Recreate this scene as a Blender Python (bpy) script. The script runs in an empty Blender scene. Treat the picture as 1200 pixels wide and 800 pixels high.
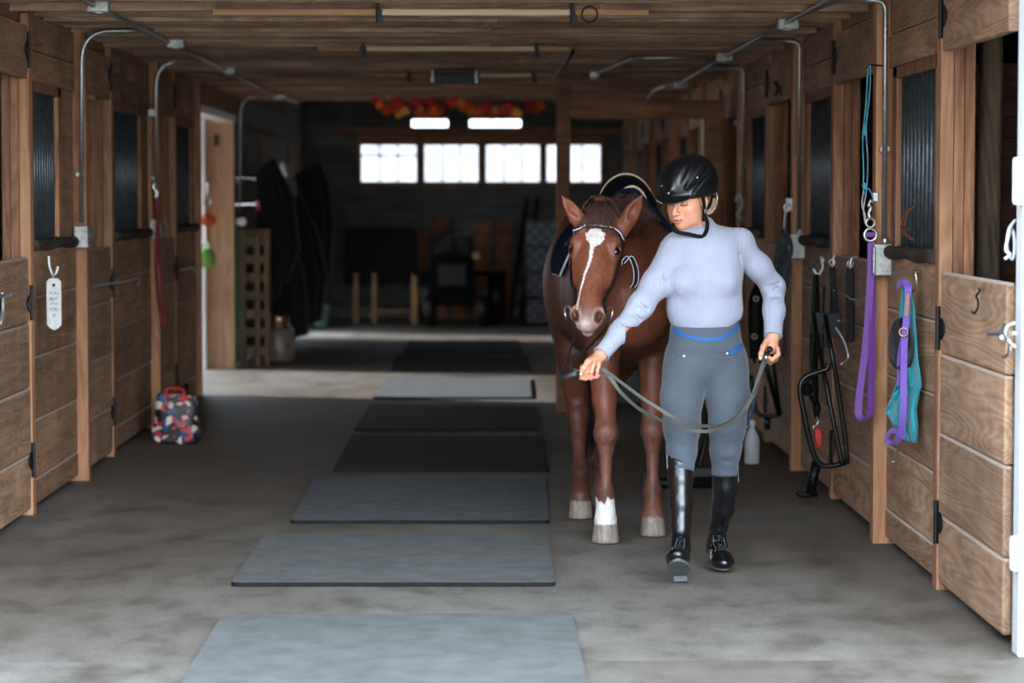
import bpy, math, random
import numpy as np
from mathutils import Vector, Matrix, Euler
random.seed(7)
rng = np.random.default_rng(7)
PI = math.pi
SC = bpy.context.scene
COL = SC.collection

# ------------------------------------------------------------------ camera
F_PX = 3000.0
CAMZ = 1.55
PITCH = math.atan(172 / 3000.0)
YAW = math.atan(40 / 3000.0 * math.cos(PITCH))
cam_d = bpy.data.cameras.new('camera')
cam_d.sensor_width = 36.0
cam_d.lens = 90.0
cam_d.clip_end = 400
cam = bpy.data.objects.new('camera', cam_d)
COL.objects.link(cam)
cam.location = (0, 0, CAMZ)
cam.rotation_euler = (PI / 2 - PITCH, 0, -YAW)
cam_d.dof.use_dof = True
cam_d.dof.focus_distance = 10.5
cam_d.dof.aperture_fstop = 2.6
SC.camera = cam
CAM_R = Euler(cam.rotation_euler).to_matrix()


def ray(px, py):
    return CAM_R @ Vector((px - 600, -(py - 400), -F_PX))


def P(px, py, x=None, y=None, z=None):
    """the point of the place seen at pixel (px, py) on the plane x=, y= or z="""
    d = ray(px, py)
    if y is not None:
        t = y / d.y
    elif x is not None:
        t = x / d.x
    else:
        t = (z - CAMZ) / d.z
    return Vector((d.x * t, d.y * t, CAMZ + d.z * t))


def proj(pts):
    """world points (N,3) -> pixels"""
    R = np.array(CAM_R)
    q = (np.asarray(pts) - np.array([0, 0, CAMZ])) @ R
    return 600 + F_PX * q[:, 0] / -q[:, 2], 400 - F_PX * q[:, 1] / -q[:, 2]


# ------------------------------------------------------------------ mesh builder
class MB:
    def __init__(s):
        s.v = []; s.f = []; s.r = []; s.seed = None

    def _add(s, vs, fs, r=None):
        n = len(s.v)
        r = random.random() if r is None else r
        s.v += [tuple(v) for v in vs]
        s.r += [r] * len(vs)
        s.f += [tuple(i + n for i in f) for f in fs]
        return s

    def box(s, x0, x1, y0, y1, z0, z1, r=None, M=None):
        vs = [Vector((x, y, z)) for x in (x0, x1) for y in (y0, y1) for z in (z0, z1)]
        if M is not None:
            vs = [M @ v for v in vs]
        fs = [(0, 1, 3, 2), (4, 6, 7, 5), (0, 4, 5, 1), (2, 3, 7, 6), (0, 2, 6, 4), (1, 5, 7, 3)]
        return s._add(vs, fs, r)

    def bar(s, a, b, w, t, up=(0, 0, 1), r=None):
        """rectangular bar from a to b: width w across, t along up"""
        a = Vector(a); b = Vector(b); d = (b - a).normalized(); up = Vector(up)
        sd = d.cross(up)
        if sd.length < 1e-4: sd = d.cross(Vector((1, 0, 0)))
        sd.normalize(); u = sd.cross(d)
        vs = [p + sd * (w / 2 * i) + u * (t / 2 * j) for p in (a, b) for i, j in ((-1, -1), (1, -1), (1, 1), (-1, 1))]
        fs = [(3, 2, 1, 0), (4, 5, 6, 7), (0, 1, 5, 4), (1, 2, 6, 5), (2, 3, 7, 6), (3, 0, 4, 7)]
        return s._add(vs, fs, r)

    def tube(s, pts, rad, n=10, closed=False, sx=1.0, up=None, caps=True, r=None):
        pts = [Vector(p) for p in pts]
        m = len(pts)
        rads = rad if isinstance(rad, (list, tuple)) else [rad] * m
        T = []
        for i in range(m):
            if closed:
                t = pts[(i + 1) % m] - pts[(i - 1) % m]
            else:
                t = pts[min(i + 1, m - 1)] - pts[max(i - 1, 0)]
            T.append(t.normalized())
        u = Vector(up) if up is not None else (Vector((0, 0, 1)) if abs(T[0].z) < .9 else Vector((1, 0, 0)))
        u = (u - T[0] * u.dot(T[0])).normalized()
        vs = []
        for i in range(m):
            u = (u - T[i] * u.dot(T[i]))
            u = u.normalized() if u.length > 1e-6 else Vector((1, 0, 0))
            w = T[i].cross(u)
            for k in range(n):
                a = 2 * PI * k / n
                vs.append(pts[i] + (u * math.sin(a) + w * (math.cos(a) * sx)) * rads[i])
        fs = []
        for i in range(m if closed else m - 1):
            j = (i + 1) % m
            for k in range(n):
                k2 = (k + 1) % n
                fs.append((i * n + k, i * n + k2, j * n + k2, j * n + k))
        if caps and not closed:
            fs.append(tuple(range(n - 1, -1, -1)))
            fs.append(tuple((m - 1) * n + k for k in range(n)))
        return s._add(vs, fs, r)

    def strap(s, pts, w, t, side=None, n=0, r=None):
        """flat strap of width w (along side vectors) and thickness t"""
        pts = [Vector(p) for p in pts]
        m = len(pts); vs = []
        for i in range(m):
            tg = (pts[min(i + 1, m - 1)] - pts[max(i - 1, 0)]).normalized()
            sd = side[i] if isinstance(side, list) else side
            sd = Vector(sd); sd = (sd - tg * sd.dot(tg)).normalized()
            nn = tg.cross(sd)
            for i2, j2 in ((-1, -1), (1, -1), (1, 1), (-1, 1)):
                vs.append(pts[i] + sd * (w / 2 * i2) + nn * (t / 2 * j2))
        fs = [(3, 2, 1, 0), tuple((m - 1) * 4 + k for k in range(4))]
        for i in range(m - 1):
            for k in range(4):
                k2 = (k + 1) % 4
                fs.append((i * 4 + k, i * 4 + k2, i * 4 + 4 + k2, i * 4 + 4 + k))
        return s._add(vs, fs, r)

    def lathe(s, prof, c, n=24, axis=(0, 0, 1), r=None, sx=1.0):
        """profile [(radius, height)] around axis through c"""
        ax = Vector(axis).normalized(); c = Vector(c)
        u = ax.orthogonal().normalized(); w = ax.cross(u)
        vs = []; fs = []
        for (ra, h) in prof:
            for k in range(n):
                a = 2 * PI * k / n
                vs.append(c + ax * h + u * (ra * math.cos(a)) + w * (ra * sx * math.sin(a)))
        m = len(prof)
        for i in range(m - 1):
            for k in range(n):
                k2 = (k + 1) % n
                fs.append((i * n + k, i * n + k2, i * n + n + k2, i * n + n + k))
        fs.append(tuple(range(n - 1, -1, -1)))
        fs.append(tuple((m - 1) * n + k for k in range(n)))
        return s._add(vs, fs, r)

    def prism(s, poly, o, eu, ev, t, r=None):
        """polygon [(u,v)] in the plane (eu,ev) through o, extruded by t along eu x ev"""
        o = Vector(o); eu = Vector(eu).normalized(); ev = Vector(ev).normalized(); nn = eu.cross(ev)
        n = len(poly)
        vs = [o + eu * a + ev * b for a, b in poly] + [o + eu * a + ev * b + nn * t for a, b in poly]
        fs = [tuple(range(n - 1, -1, -1)), tuple(range(n, 2 * n))]
        for i in range(n):
            j = (i + 1) % n
            fs.append((i, j, n + j, n + i))
        return s._add(vs, fs, r)

    def ball(s, c, rx, ry=None, rz=None, n=12, M=None, r=None):
        ry = ry or rx; rz = rz or rx; c = Vector(c)
        vs = []; fs = []; m = max(4, n // 2)
        for i in range(1, m):
            th = PI * i / m
            for k in range(n):
                a = 2 * PI * k / n
                p = Vector((rx * math.sin(th) * math.cos(a), ry * math.sin(th) * math.sin(a), rz * math.cos(th)))
                if M is not None: p = M @ p
                vs.append(c + p)
        top = Vector((0, 0, rz)); bot = Vector((0, 0, -rz))
        if M is not None: top = M @ top; bot = M @ bot
        vs.append(c + top); vs.append(c + bot)
        for i in range(m - 2):
            for k in range(n):
                k2 = (k + 1) % n
                fs.append((i * n + k, i * n + n + k, i * n + n + k2, i * n + k2))
        t_ = len(vs) - 2; b_ = len(vs) - 1
        for k in range(n):
            k2 = (k + 1) % n
            fs.append((t_, k, k2)); fs.append((b_, (m - 2) * n + k2, (m - 2) * n + k))
        return s._add(vs, fs, r)

    def grid(s, fn, nu, nv, r=None, closeu=False):
        vs = [fn(i / (nu if closeu else nu - 1), j / (nv - 1)) for i in range(nu) for j in range(nv)]
        fs = []
        for i in range(nu if closeu else nu - 1):
            i2 = (i + 1) % nu
            for j in range(nv - 1):
                fs.append((i * nv + j, i2 * nv + j, i2 * nv + j + 1, i * nv + j + 1))
        return s._add(vs, fs, r)


def tag(o, label=None, cat=None, group=None, kind=None):
    if label: o['label'] = label
    if cat: o['category'] = cat
    if group: o['group'] = group
    if kind: o['kind'] = kind
    return o


def thing(name, label, cat, loc=(0, 0, 0), group=None, rz=0.0):
    o = bpy.data.objects.new(name, None)
    o.empty_display_size = .1
    COL.objects.link(o)
    o.location = loc; o.rotation_euler = (0, 0, rz)
    return tag(o, label, cat, group)


def link(name, me, parent=None, local=False):
    o = bpy.data.objects.new(name, me)
    COL.objects.link(o)
    if parent is not None:
        o.parent = parent
        if not local:
            w = Vector((0, 0, 0)); q = parent
            while q is not None:
                w = w + q.location; q = q.parent
            o.location = -w
    return o


def obj(name, mb, mat, parent=None, local=False, smooth=False, bevel=0.0, subsurf=0, solid=0.0, label=None, auto=None):
    """one mesh object; verts given in world metres unless local"""
    vs = mb.v
    off = Vector((0, 0, 0))
    if parent is None and not local:
        xs = [v[0] for v in vs]; ys = [v[1] for v in vs]; zs = [v[2] for v in vs]
        off = Vector(((min(xs) + max(xs)) / 2, (min(ys) + max(ys)) / 2, min(zs)))
        vs = [(v[0] - off.x, v[1] - off.y, v[2] - off.z) for v in vs]
    me = bpy.data.meshes.new(name)
    me.from_pydata([tuple(v) for v in vs], [], mb.f)
    at = me.attributes.new('rnd', 'FLOAT', 'POINT')
    at.data.foreach_set('value', mb.r)
    if smooth or auto is not None:
        me.shade_smooth()
        if auto is not None:
            me.set_sharp_from_angle(angle=math.radians(auto))
    me.materials.append(mat)
    o = link(name, me, parent, local)
    if parent is None and not local: o.location = off
    if solid:
        m = o.modifiers.new('s', 'SOLIDIFY'); m.thickness = solid; m.offset = 0
    if bevel:
        m = o.modifiers.new('b', 'BEVEL'); m.width = bevel; m.segments = 2; m.limit_method = 'ANGLE'
        m.harden_normals = False
    if subsurf:
        m = o.modifiers.new('ss', 'SUBSURF'); m.levels = subsurf; m.render_levels = subsurf
    if label: o['label'] = label
    return o


def copy_tree(o, parent=None):
    c = o.copy(); COL.objects.link(c); c.parent = parent
    for ch in list(o.children):
        copy_tree(ch, c)
    return c


def spline(ctrl, n=8, closed=False):
    """Catmull-Rom through control points"""
    c = [Vector(p) for p in ctrl]; out = []; m = len(c)
    for i in range(m if closed else m - 1):
        if closed:
            p0, p1, p2, p3 = c[(i - 1) % m], c[i], c[(i + 1) % m], c[(i + 2) % m]
        else:
            p1, p2 = c[i], c[i + 1]
            p0 = c[i - 1] if i else p1 * 2 - p2
            p3 = c[i + 2] if i + 2 < m else p2 * 2 - p1
        for k in range(n):
            t = k / n
            out.append(.5 * ((2 * p1) + (p2 - p0) * t + (2 * p0 - 5 * p1 + 4 * p2 - p3) * t * t + (3 * p1 - p0 - 3 * p2 + p3) * t ** 3))
    if not closed: out.append(c[-1])
    return out


# ------------------------------------------------------------------ materials
def srgb(*c):
    if len(c) == 1: c = c[0]
    return tuple(((x / 255) / 12.92 if x / 255 <= .04045 else ((x / 255 + .055) / 1.055) ** 2.4) for x in c) + (1,)


class NT:
    def __init__(s, name):
        s.m = bpy.data.materials.new(name); s.m.use_nodes = True
        s.t = s.m.node_tree; s.b = s.t.nodes['Principled BSDF']

    def n(s, typ, **kw):
        nd = s.t.nodes.new(typ)
        for k, v in kw.items():
            if k in nd.inputs.keys(): nd.inputs[k].default_value = v
            elif k.startswith('i') and k[1:].isdigit(): nd.inputs[int(k[1:])].default_value = v
            else: setattr(nd, k, v)
        return nd

    def l(s, a, b):
        s.t.links.new(a, b)

    def bump(s, h, strength=.3, dist=.01):
        b = s.n('ShaderNodeBump', Strength=strength, Distance=dist)
        s.l(h, b.inputs['Height']); s.l(b.outputs[0], s.b.inputs['Normal'])
        return b

    def ramp(s, fac, stops):
        r = s.n('ShaderNodeValToRGB')
        e = r.color_ramp.elements
        while len(e) < len(stops): e.new(.5)
        for q, (p, c) in zip(e, stops):
            q.position = p; q.color = c if len(c) == 4 else tuple(c) + (1,)
        s.l(fac, r.inputs[0]); return r


MATS = {}


def plain(name, col, rough=.6, metal=0.0, noise=.12, nscale=40, bump=.0, spec=.5, sheen=0, coat=0):
    """principled with a soft procedural colour variation"""
    if name in MATS: return MATS[name]
    k = NT(name)
    tc = k.n('ShaderNodeTexCoord')
    nz = k.n('ShaderNodeTexNoise', Scale=nscale, Detail=5.0, Roughness=.6)
    k.l(tc.outputs['Object'], nz.inputs['Vector'])
    lo = tuple(c * (1 - noise * 1.6) for c in col[:3]) + (1,)
    hi = tuple(min(1, c * (1 + noise * 1.6)) for c in col[:3]) + (1,)
    r = k.ramp(nz.outputs['Fac'], [(.25, lo), (.75, hi)])
    k.l(r.outputs[0], k.b.inputs['Base Color'])
    k.b.inputs['Roughness'].default_value = rough
    k.b.inputs['Metallic'].default_value = metal
    k.b.inputs['Specular IOR Level'].default_value = spec
    if sheen: k.b.inputs['Sheen Weight'].default_value = sheen
    if coat: k.b.inputs['Coat Weight'].default_value = coat; k.b.inputs['Coat Roughness'].default_value = .2
    if bump: k.bump(nz.outputs['Fac'], bump, .004)
    MATS[name] = k.m
    return k.m


def wood(name, dark, light, axis='Y', scale=1.0, rough=.75, figure=.5, dirt=.35, spec=.3, var=.5, dust_light=0.0, rings=22.0):
    if name in MATS: return MATS[name]
    k = NT(name)
    tc = k.n('ShaderNodeTexCoord')
    at = k.n('ShaderNodeAttribute'); at.attribute_name = 'rnd'
    off = k.n('ShaderNodeVectorMath', operation='MULTIPLY_ADD')
    k.l(at.outputs['Fac'], off.inputs[0]); off.inputs[1].default_value = (7.3, 5.1, 3.7)
    k.l(tc.outputs['Object'], off.inputs[2])
    mp = k.n('ShaderNodeMapping')
    sc = {'X': (1.2, 14, 14), 'Y': (14, 1.2, 14), 'Z': (14, 14, 1.2)}[axis]
    mp.inputs['Scale'].default_value = tuple(v * scale for v in sc)
    k.l(off.outputs[0], mp.inputs['Vector'])
    n1 = k.n('ShaderNodeTexNoise', Scale=1.6, Detail=9.0, Roughness=.62, Distortion=.6)
    k.l(mp.outputs[0], n1.inputs['Vector'])
    # growth-ring figure
    mp2 = k.n('ShaderNodeMapping')
    sc2 = {'X': (.55, 6, 6), 'Y': (6, .55, 6), 'Z': (6, 6, .55)}[axis]
    mp2.inputs['Scale'].default_value = tuple(v * scale for v in sc2)
    k.l(off.outputs[0], mp2.inputs['Vector'])
    n2 = k.n('ShaderNodeTexNoise', Scale=.9, Detail=2.0, Roughness=.4)
    k.l(mp2.outputs[0], n2.inputs['Vector'])
    mu = k.n('ShaderNodeMath', operation='MULTIPLY', i1=rings); k.l(n2.outputs['Fac'], mu.inputs[0])
    fr = k.n('ShaderNodeMath', operation='PINGPONG', i1=.5); k.l(mu.outputs[0], fr.inputs[0])
    mx = k.n('ShaderNodeMath', operation='MULTIPLY_ADD', i1=figure); k.l(fr.outputs[0], mx.inputs[0]); k.l(n1.outputs['Fac'], mx.inputs[2])
    r = k.ramp(mx.outputs[0], [(.35, dark), (.5 + figure * .3, tuple((a + b) / 2 for a, b in zip(dark, light))), (.8 + figure * .25, light)])
    # dirt
    n3 = k.n('ShaderNodeTexNoise', Scale=2.3, Detail=6.0, Roughness=.65)
    k.l(tc.outputs['Object'], n3.inputs['Vector'])
    dr = k.ramp(n3.outputs['Fac'], [(.35, (1 - dirt,) * 3), (.65, (1, 1, 1))])
    m1 = k.n('ShaderNodeMix', data_type='RGBA', blend_type='MULTIPLY'); m1.inputs[0].default_value = 1
    k.l(r.outputs[0], m1.inputs[6]); k.l(dr.outputs[0], m1.inputs[7])
    # board to board
    vr = k.ramp(at.outputs['Fac'], [(0, (1 - var * .6, 1 - var * .6, 1 - var * .55)), (1, (1, 1, 1))])
    m2 = k.n('ShaderNodeMix', data_type='RGBA', blend_type='MULTIPLY'); m2.inputs[0].default_value = 1
    k.l(m1.outputs[2], m2.inputs[6]); k.l(vr.outputs[0], m2.inputs[7])
    # upward board edges coloured pale: dusty, with the light they catch painted in
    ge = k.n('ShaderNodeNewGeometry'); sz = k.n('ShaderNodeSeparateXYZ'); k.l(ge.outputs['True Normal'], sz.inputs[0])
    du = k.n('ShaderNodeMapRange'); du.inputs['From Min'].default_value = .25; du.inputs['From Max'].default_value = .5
    du.inputs['To Max'].default_value = dust_light; k.l(sz.outputs['Z'], du.inputs['Value'])
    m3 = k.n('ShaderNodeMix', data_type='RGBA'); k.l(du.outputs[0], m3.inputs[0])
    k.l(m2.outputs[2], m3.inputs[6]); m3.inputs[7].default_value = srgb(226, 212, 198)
    k.l(m3.outputs[2], k.b.inputs['Base Color'])
    k.b.inputs['Roughness'].default_value = rough
    k.b.inputs['Specular IOR Level'].default_value = spec
    k.bump(mx.outputs[0], .35, .004)
    MATS[name] = k.m
    return k.m


def vcol(name, rough=.6, spec=.3, sheen=0.0, noise=.15, nscale=(40, 40, 40), bump=.2, bdist=.003, coat=0, sss=0.0, rr=None):
    if name in MATS: return MATS[name]
    k = NT(name)
    at = k.n('ShaderNodeAttribute'); at.attribute_name = 'Col'
    tc = k.n('ShaderNodeTexCoord'); mp = k.n('ShaderNodeMapping')
    mp.inputs['Scale'].default_value = nscale
    k.l(tc.outputs['Object'], mp.inputs[0])
    nz = k.n('ShaderNodeTexNoise', Scale=1.0, Detail=6.0, Roughness=.65)
    k.l(mp.outputs[0], nz.inputs['Vector'])
    r = k.ramp(nz.outputs['Fac'], [(.25, (1 - noise * 2,) * 3), (.7, (1 + noise,) * 3)])
    m = k.n('ShaderNodeMix', data_type='RGBA', blend_type='MULTIPLY'); m.inputs[0].default_value = 1
    k.l(at.outputs['Color'], m.inputs[6]); k.l(r.outputs[0], m.inputs[7])
    k.l(m.outputs[2], k.b.inputs['Base Color'])
    k.b.inputs['Roughness'].default_value = rough
    k.b.inputs['Specular IOR Level'].default_value = spec
    k.b.inputs['Sheen Weight'].default_value = sheen
    if coat: k.b.inputs['Coat Weight'].default_value = coat
    if sss:
        k.b.inputs['Subsurface Weight'].default_value = sss
        k.b.inputs['Subsurface Radius'].default_value = (.012, .005, .003)
        k.b.inputs['Subsurface Scale'].default_value = 1.0
    if bump: k.bump(nz.outputs['Fac'], bump, bdist)
    MATS[name] = k.m
    return k.m


# ------------------------------------------------------------------ implicit surfaces
def axis_pts(segs):
    """segs [(from,to,step)...] -> monotone coordinate array"""
    out = [segs[0][0]]
    for a, b, st in segs:
        n = max(1, int(round((b - a) / st)))
        out += list(a + (b - a) * (np.arange(n) + 1) / n)
    return np.array(out, dtype=np.float64)


class SDF:
    def __init__(s, X, Y, Z):
        s.X, s.Y, s.Z = X, Y, Z
        s.f = np.full((len(X), len(Y), len(Z)), 1.0, dtype=np.float32)

    def _sub(s, lo, hi):
        sl = []
        for A, a, b in zip((s.X, s.Y, s.Z), lo, hi):
            i0 = max(0, np.searchsorted(A, a) - 1); i1 = min(len(A), np.searchsorted(A, b) + 1)
            if i1 <= i0: return None
            sl.append(slice(i0, i1))
        return tuple(sl)

    def _pts(s, sl):
        return (s.X[sl[0]][:, None, None].astype(np.float32), s.Y[sl[1]][None, :, None].astype(np.float32), s.Z[sl[2]][None, None, :].astype(np.float32))

    def _merge(s, sl, d, k, op):
        g = s.f[sl]
        if op == 'add':
            if k > 0:
                h = np.maximum(k - np.abs(g - d), 0) / k
                s.f[sl] = np.minimum(g, d) - h * h * k * .25
            else: s.f[sl] = np.minimum(g, d)
        elif op == 'sub':
            d = -d
            if k > 0:
                h = np.maximum(k - np.abs(g - d), 0) / k
                s.f[sl] = np.maximum(g, d) + h * h * k * .25
            else: s.f[sl] = np.maximum(g, d)

    def cone(s, a, b, ra, rb, k=.02, op='add', ax=None, sq=1.0):
        """round cone a->b; optionally scaled by sq along unit axis ax (sq<1: thinner there)"""
        a = np.array(a, float); b = np.array(b, float)
        R = max(ra, rb) * max(1, sq) + k + .01
        sl = s._sub(np.minimum(a, b) - R, np.maximum(a, b) + R)
        if sl is None: return s
        x, y, z = s._pts(sl)
        ba = b - a; L2 = float(ba @ ba) + 1e-12
        px, py, pz = x - a[0], y - a[1], z - a[2]
        t = np.clip((px * ba[0] + py * ba[1] + pz * ba[2]) / L2, 0, 1)
        qx, qy, qz = px - t * ba[0], py - t * ba[1], pz - t * ba[2]
        if ax is not None:
            ax = np.array(ax, float); ax = ax / np.linalg.norm(ax)
            c = (qx * ax[0] + qy * ax[1] + qz * ax[2]) * (1 / sq - 1)
            qx, qy, qz = qx + c * ax[0], qy + c * ax[1], qz + c * ax[2]
        d = np.sqrt(qx * qx + qy * qy + qz * qz) - (ra + (rb - ra) * t)
        if ax is not None and sq < 1: d = d * (.5 + .5 * sq)
        s._merge(sl, d.astype(np.float32), k, op); return s

    def ell(s, c, r, M=None, k=.02, op='add'):
        """ellipsoid centre c radii r, M columns = its axes"""
        c = np.array(c, float); r = np.array(r, float)
        M = np.eye(3) if M is None else np.array(M, float)
        ext = np.sqrt(((M * r[None, :]) ** 2).sum(1)) + k + .01
        sl = s._sub(c - ext, c + ext)
        if sl is None: return s
        x, y, z = s._pts(sl)
        px, py, pz = x - c[0], y - c[1], z - c[2]
        k0 = 0; k1 = 0
        for i in range(3):
            q = px * M[0, i] + py * M[1, i] + pz * M[2, i]
            k0 = k0 + (q / r[i]) ** 2; k1 = k1 + (q / (r[i] * r[i])) ** 2
        k0 = np.sqrt(k0); k1 = np.sqrt(k1) + 1e-6
        d = k0 * (k0 - 1) / k1
        s._merge(sl, d.astype(np.float32), k, op); return s

    def chain(s, pts, rs, k=.02, **kw):
        for i in range(len(pts) - 1):
            s.cone(pts[i], pts[i + 1], rs[i], rs[i + 1], k=k, **kw)
        return s

    def half(s, fn, lo, hi, k=0):
        """keep only where fn(x,y,z)<0 within region"""
        sl = s._sub(lo, hi)
        x, y, z = s._pts(sl)
        d = fn(x, y, z) + 0 * (x + y + z)
        s._merge(sl, (-d).astype(np.float32), k, 'sub'); return s

    def mesh(s, name, mat, parent=None, color=None, disp=None):
        f = s.f; ins = f < 0
        nx, ny, nz = f.shape
        c = np.zeros((nx - 1, ny - 1, nz - 1), np.int8)
        for dx in (0, 1):
            for dy in (0, 1):
                for dz in (0, 1):
                    c += ins[dx:nx - 1 + dx, dy:ny - 1 + dy, dz:nz - 1 + dz]
        I, J, K = np.nonzero((c > 0) & (c < 8))
        idx = np.full(c.shape, -1, np.int32); idx[I, J, K] = np.arange(len(I))
        acc = np.zeros((len(I), 3)); cnt = np.zeros(len(I))
        cor = [(0, 0, 0), (1, 0, 0), (0, 1, 0), (1, 1, 0), (0, 0, 1), (1, 0, 1), (0, 1, 1), (1, 1, 1)]
        V = [f[I + a, J + b, K + d_] for a, b, d_ in cor]
        Pc = [np.stack([s.X[I + a], s.Y[J + b], s.Z[K + d_]], 1) for a, b, d_ in cor]
        for a, b in ((0, 1), (2, 3), (4, 5), (6, 7), (0, 2), (1, 3), (4, 6), (5, 7), (0, 4), (1, 5), (2, 6), (3, 7)):
            m = (V[a] < 0) != (V[b] < 0)
            t = V[a][m] / (V[a][m] - V[b][m])
            acc[m] += Pc[a][m] + (Pc[b][m] - Pc[a][m]) * t[:, None]; cnt[m] += 1
        vs = acc / cnt[:, None]
        quads = []
        for ax in range(3):
            A = [slice(1, None)] * 3; B = [slice(1, None)] * 3
            shp = list(f.shape)
            lo = [slice(1, n - 1) for n in f.shape]; hi = [slice(1, n - 1) for n in f.shape]
            lo[ax] = slice(0, f.shape[ax] - 1); hi[ax] = slice(1, f.shape[ax])
            a_, b_ = ins[tuple(lo)], ins[tuple(hi)]
            e = np.nonzero(a_ != b_)
            fl = a_[e]
            base = [e[i] + (0 if i == ax else 1) for i in range(3)]
            u, v = (ax + 1) % 3, (ax + 2) % 3
            def cell(du, dv):
                q = [b.copy() for b in base]; q[u] = q[u] - du; q[v] = q[v] - dv
                return idx[q[0], q[1], q[2]]
            q = np.stack([cell(1, 1), cell(0, 1), cell(0, 0), cell(1, 0)], 1)
            q[~fl] = q[~fl][:, ::-1]
            quads.append(q)
        q = np.concatenate(quads); q = q[(q >= 0).all(1)]
        if disp is not None: vs = disp(vs)
        me = bpy.data.meshes.new(name)
        me.vertices.add(len(vs)); me.vertices.foreach_set('co', vs.astype(np.float32).ravel())
        me.loops.add(len(q) * 4); me.loops.foreach_set('vertex_index', q.astype(np.int32).ravel())
        me.polygons.add(len(q)); me.polygons.foreach_set('loop_start', np.arange(len(q), dtype=np.int32) * 4)
        me.polygons.foreach_set('loop_total', np.full(len(q), 4, np.int32))
        me.update(calc_edges=True)
        me.shade_smooth()
        if color is not None:
            cc = np.ones((len(vs), 4), np.float32); cc[:, :3] = color(vs)
            at = me.color_attributes.new('Col', 'FLOAT_COLOR', 'POINT'); at.data.foreach_set('color', cc.ravel())
        me.materials.append(mat)
        return link(name, me, parent)

# ================================================================== SETTING
WORLD_STRENGTH = 2.9
EXPOSURE = .92
GLOW_DIR = (.12, -1, .22)
GLOW_POW = 10
GLOW = 6.5
WL, WR = -2.165, 1.81
CEIL = 2.42
ENTRY = 8.45

M_FIX = wood('wood_wall_left', srgb(150, 108, 78), srgb(220, 172, 134), 'Y', 1.0, figure=.3, dust_light=.6, rings=34.0)
M_FIXR = wood('wood_wall_right', srgb(158, 116, 86), srgb(232, 192, 154), 'Y', .8, figure=.42, dust_light=.8, rings=36.0)
M_DOORL = wood('wood_door_left', srgb(154, 114, 84), srgb(226, 182, 144), 'Y', 1.1, figure=.35, dust_light=.6, rings=34.0)
M_DOORR = wood('wood_door_right', srgb(168, 124, 92), srgb(238, 198, 160), 'Y', .7, figure=.45, dust_light=.8, rings=36.0)
M_POST = wood('wood_post', srgb(164, 110, 74), srgb(226, 172, 130), 'Z', .9, figure=.35, dirt=.25)
M_STUD = wood('wood_stud', srgb(136, 88, 60), srgb(210, 156, 116), 'Z', 1.0, figure=.4, dirt=.4)
M_LOG = wood('wood_log', srgb(86, 70, 54), srgb(176, 148, 116), 'Z', .7, figure=.3, dirt=.4)
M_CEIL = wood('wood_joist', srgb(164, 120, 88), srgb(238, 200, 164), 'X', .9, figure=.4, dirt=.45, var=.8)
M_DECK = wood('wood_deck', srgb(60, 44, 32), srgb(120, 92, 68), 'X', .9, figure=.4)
M_PALE = wood('wood_pale', srgb(214, 178, 132), srgb(246, 222, 184), 'X', .8, figure=.2, dirt=.1, var=.2)
M_OLD = wood('wood_old_sill', srgb(34, 30, 26), srgb(104, 92, 78), 'Y', 1.2, figure=.5, dirt=.6)
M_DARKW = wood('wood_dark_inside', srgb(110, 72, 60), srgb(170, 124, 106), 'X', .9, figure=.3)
M_BACK = wood('wood_back', srgb(104, 104, 100), srgb(144, 144, 138), 'X', .8, figure=.2)
M_BROWN2 = wood('wood_window_frame', srgb(170, 112, 80), srgb(226, 168, 128), 'X', .8, figure=.3)
M_BROWN = wood('wood_brown_frame', srgb(122, 78, 52), srgb(190, 134, 96), 'X', .8, figure=.3)
M_BLACK = plain('black_iron', srgb(13, 15, 17), .5, .3, nscale=60)
M_BARS = plain('bar_metal', srgb(84, 92, 96), .4, .6, nscale=30, noise=.3)
M_GALV = plain('galvanised_steel', srgb(172, 174, 172), .38, .85, nscale=60, noise=.2)
M_GALVB = plain('galvanised_box', srgb(170, 168, 162), .5, .6, nscale=25, noise=.35)
M_WHITE = plain('white_paint', srgb(236, 238, 240), .5, 0, nscale=20, noise=.03)


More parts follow.
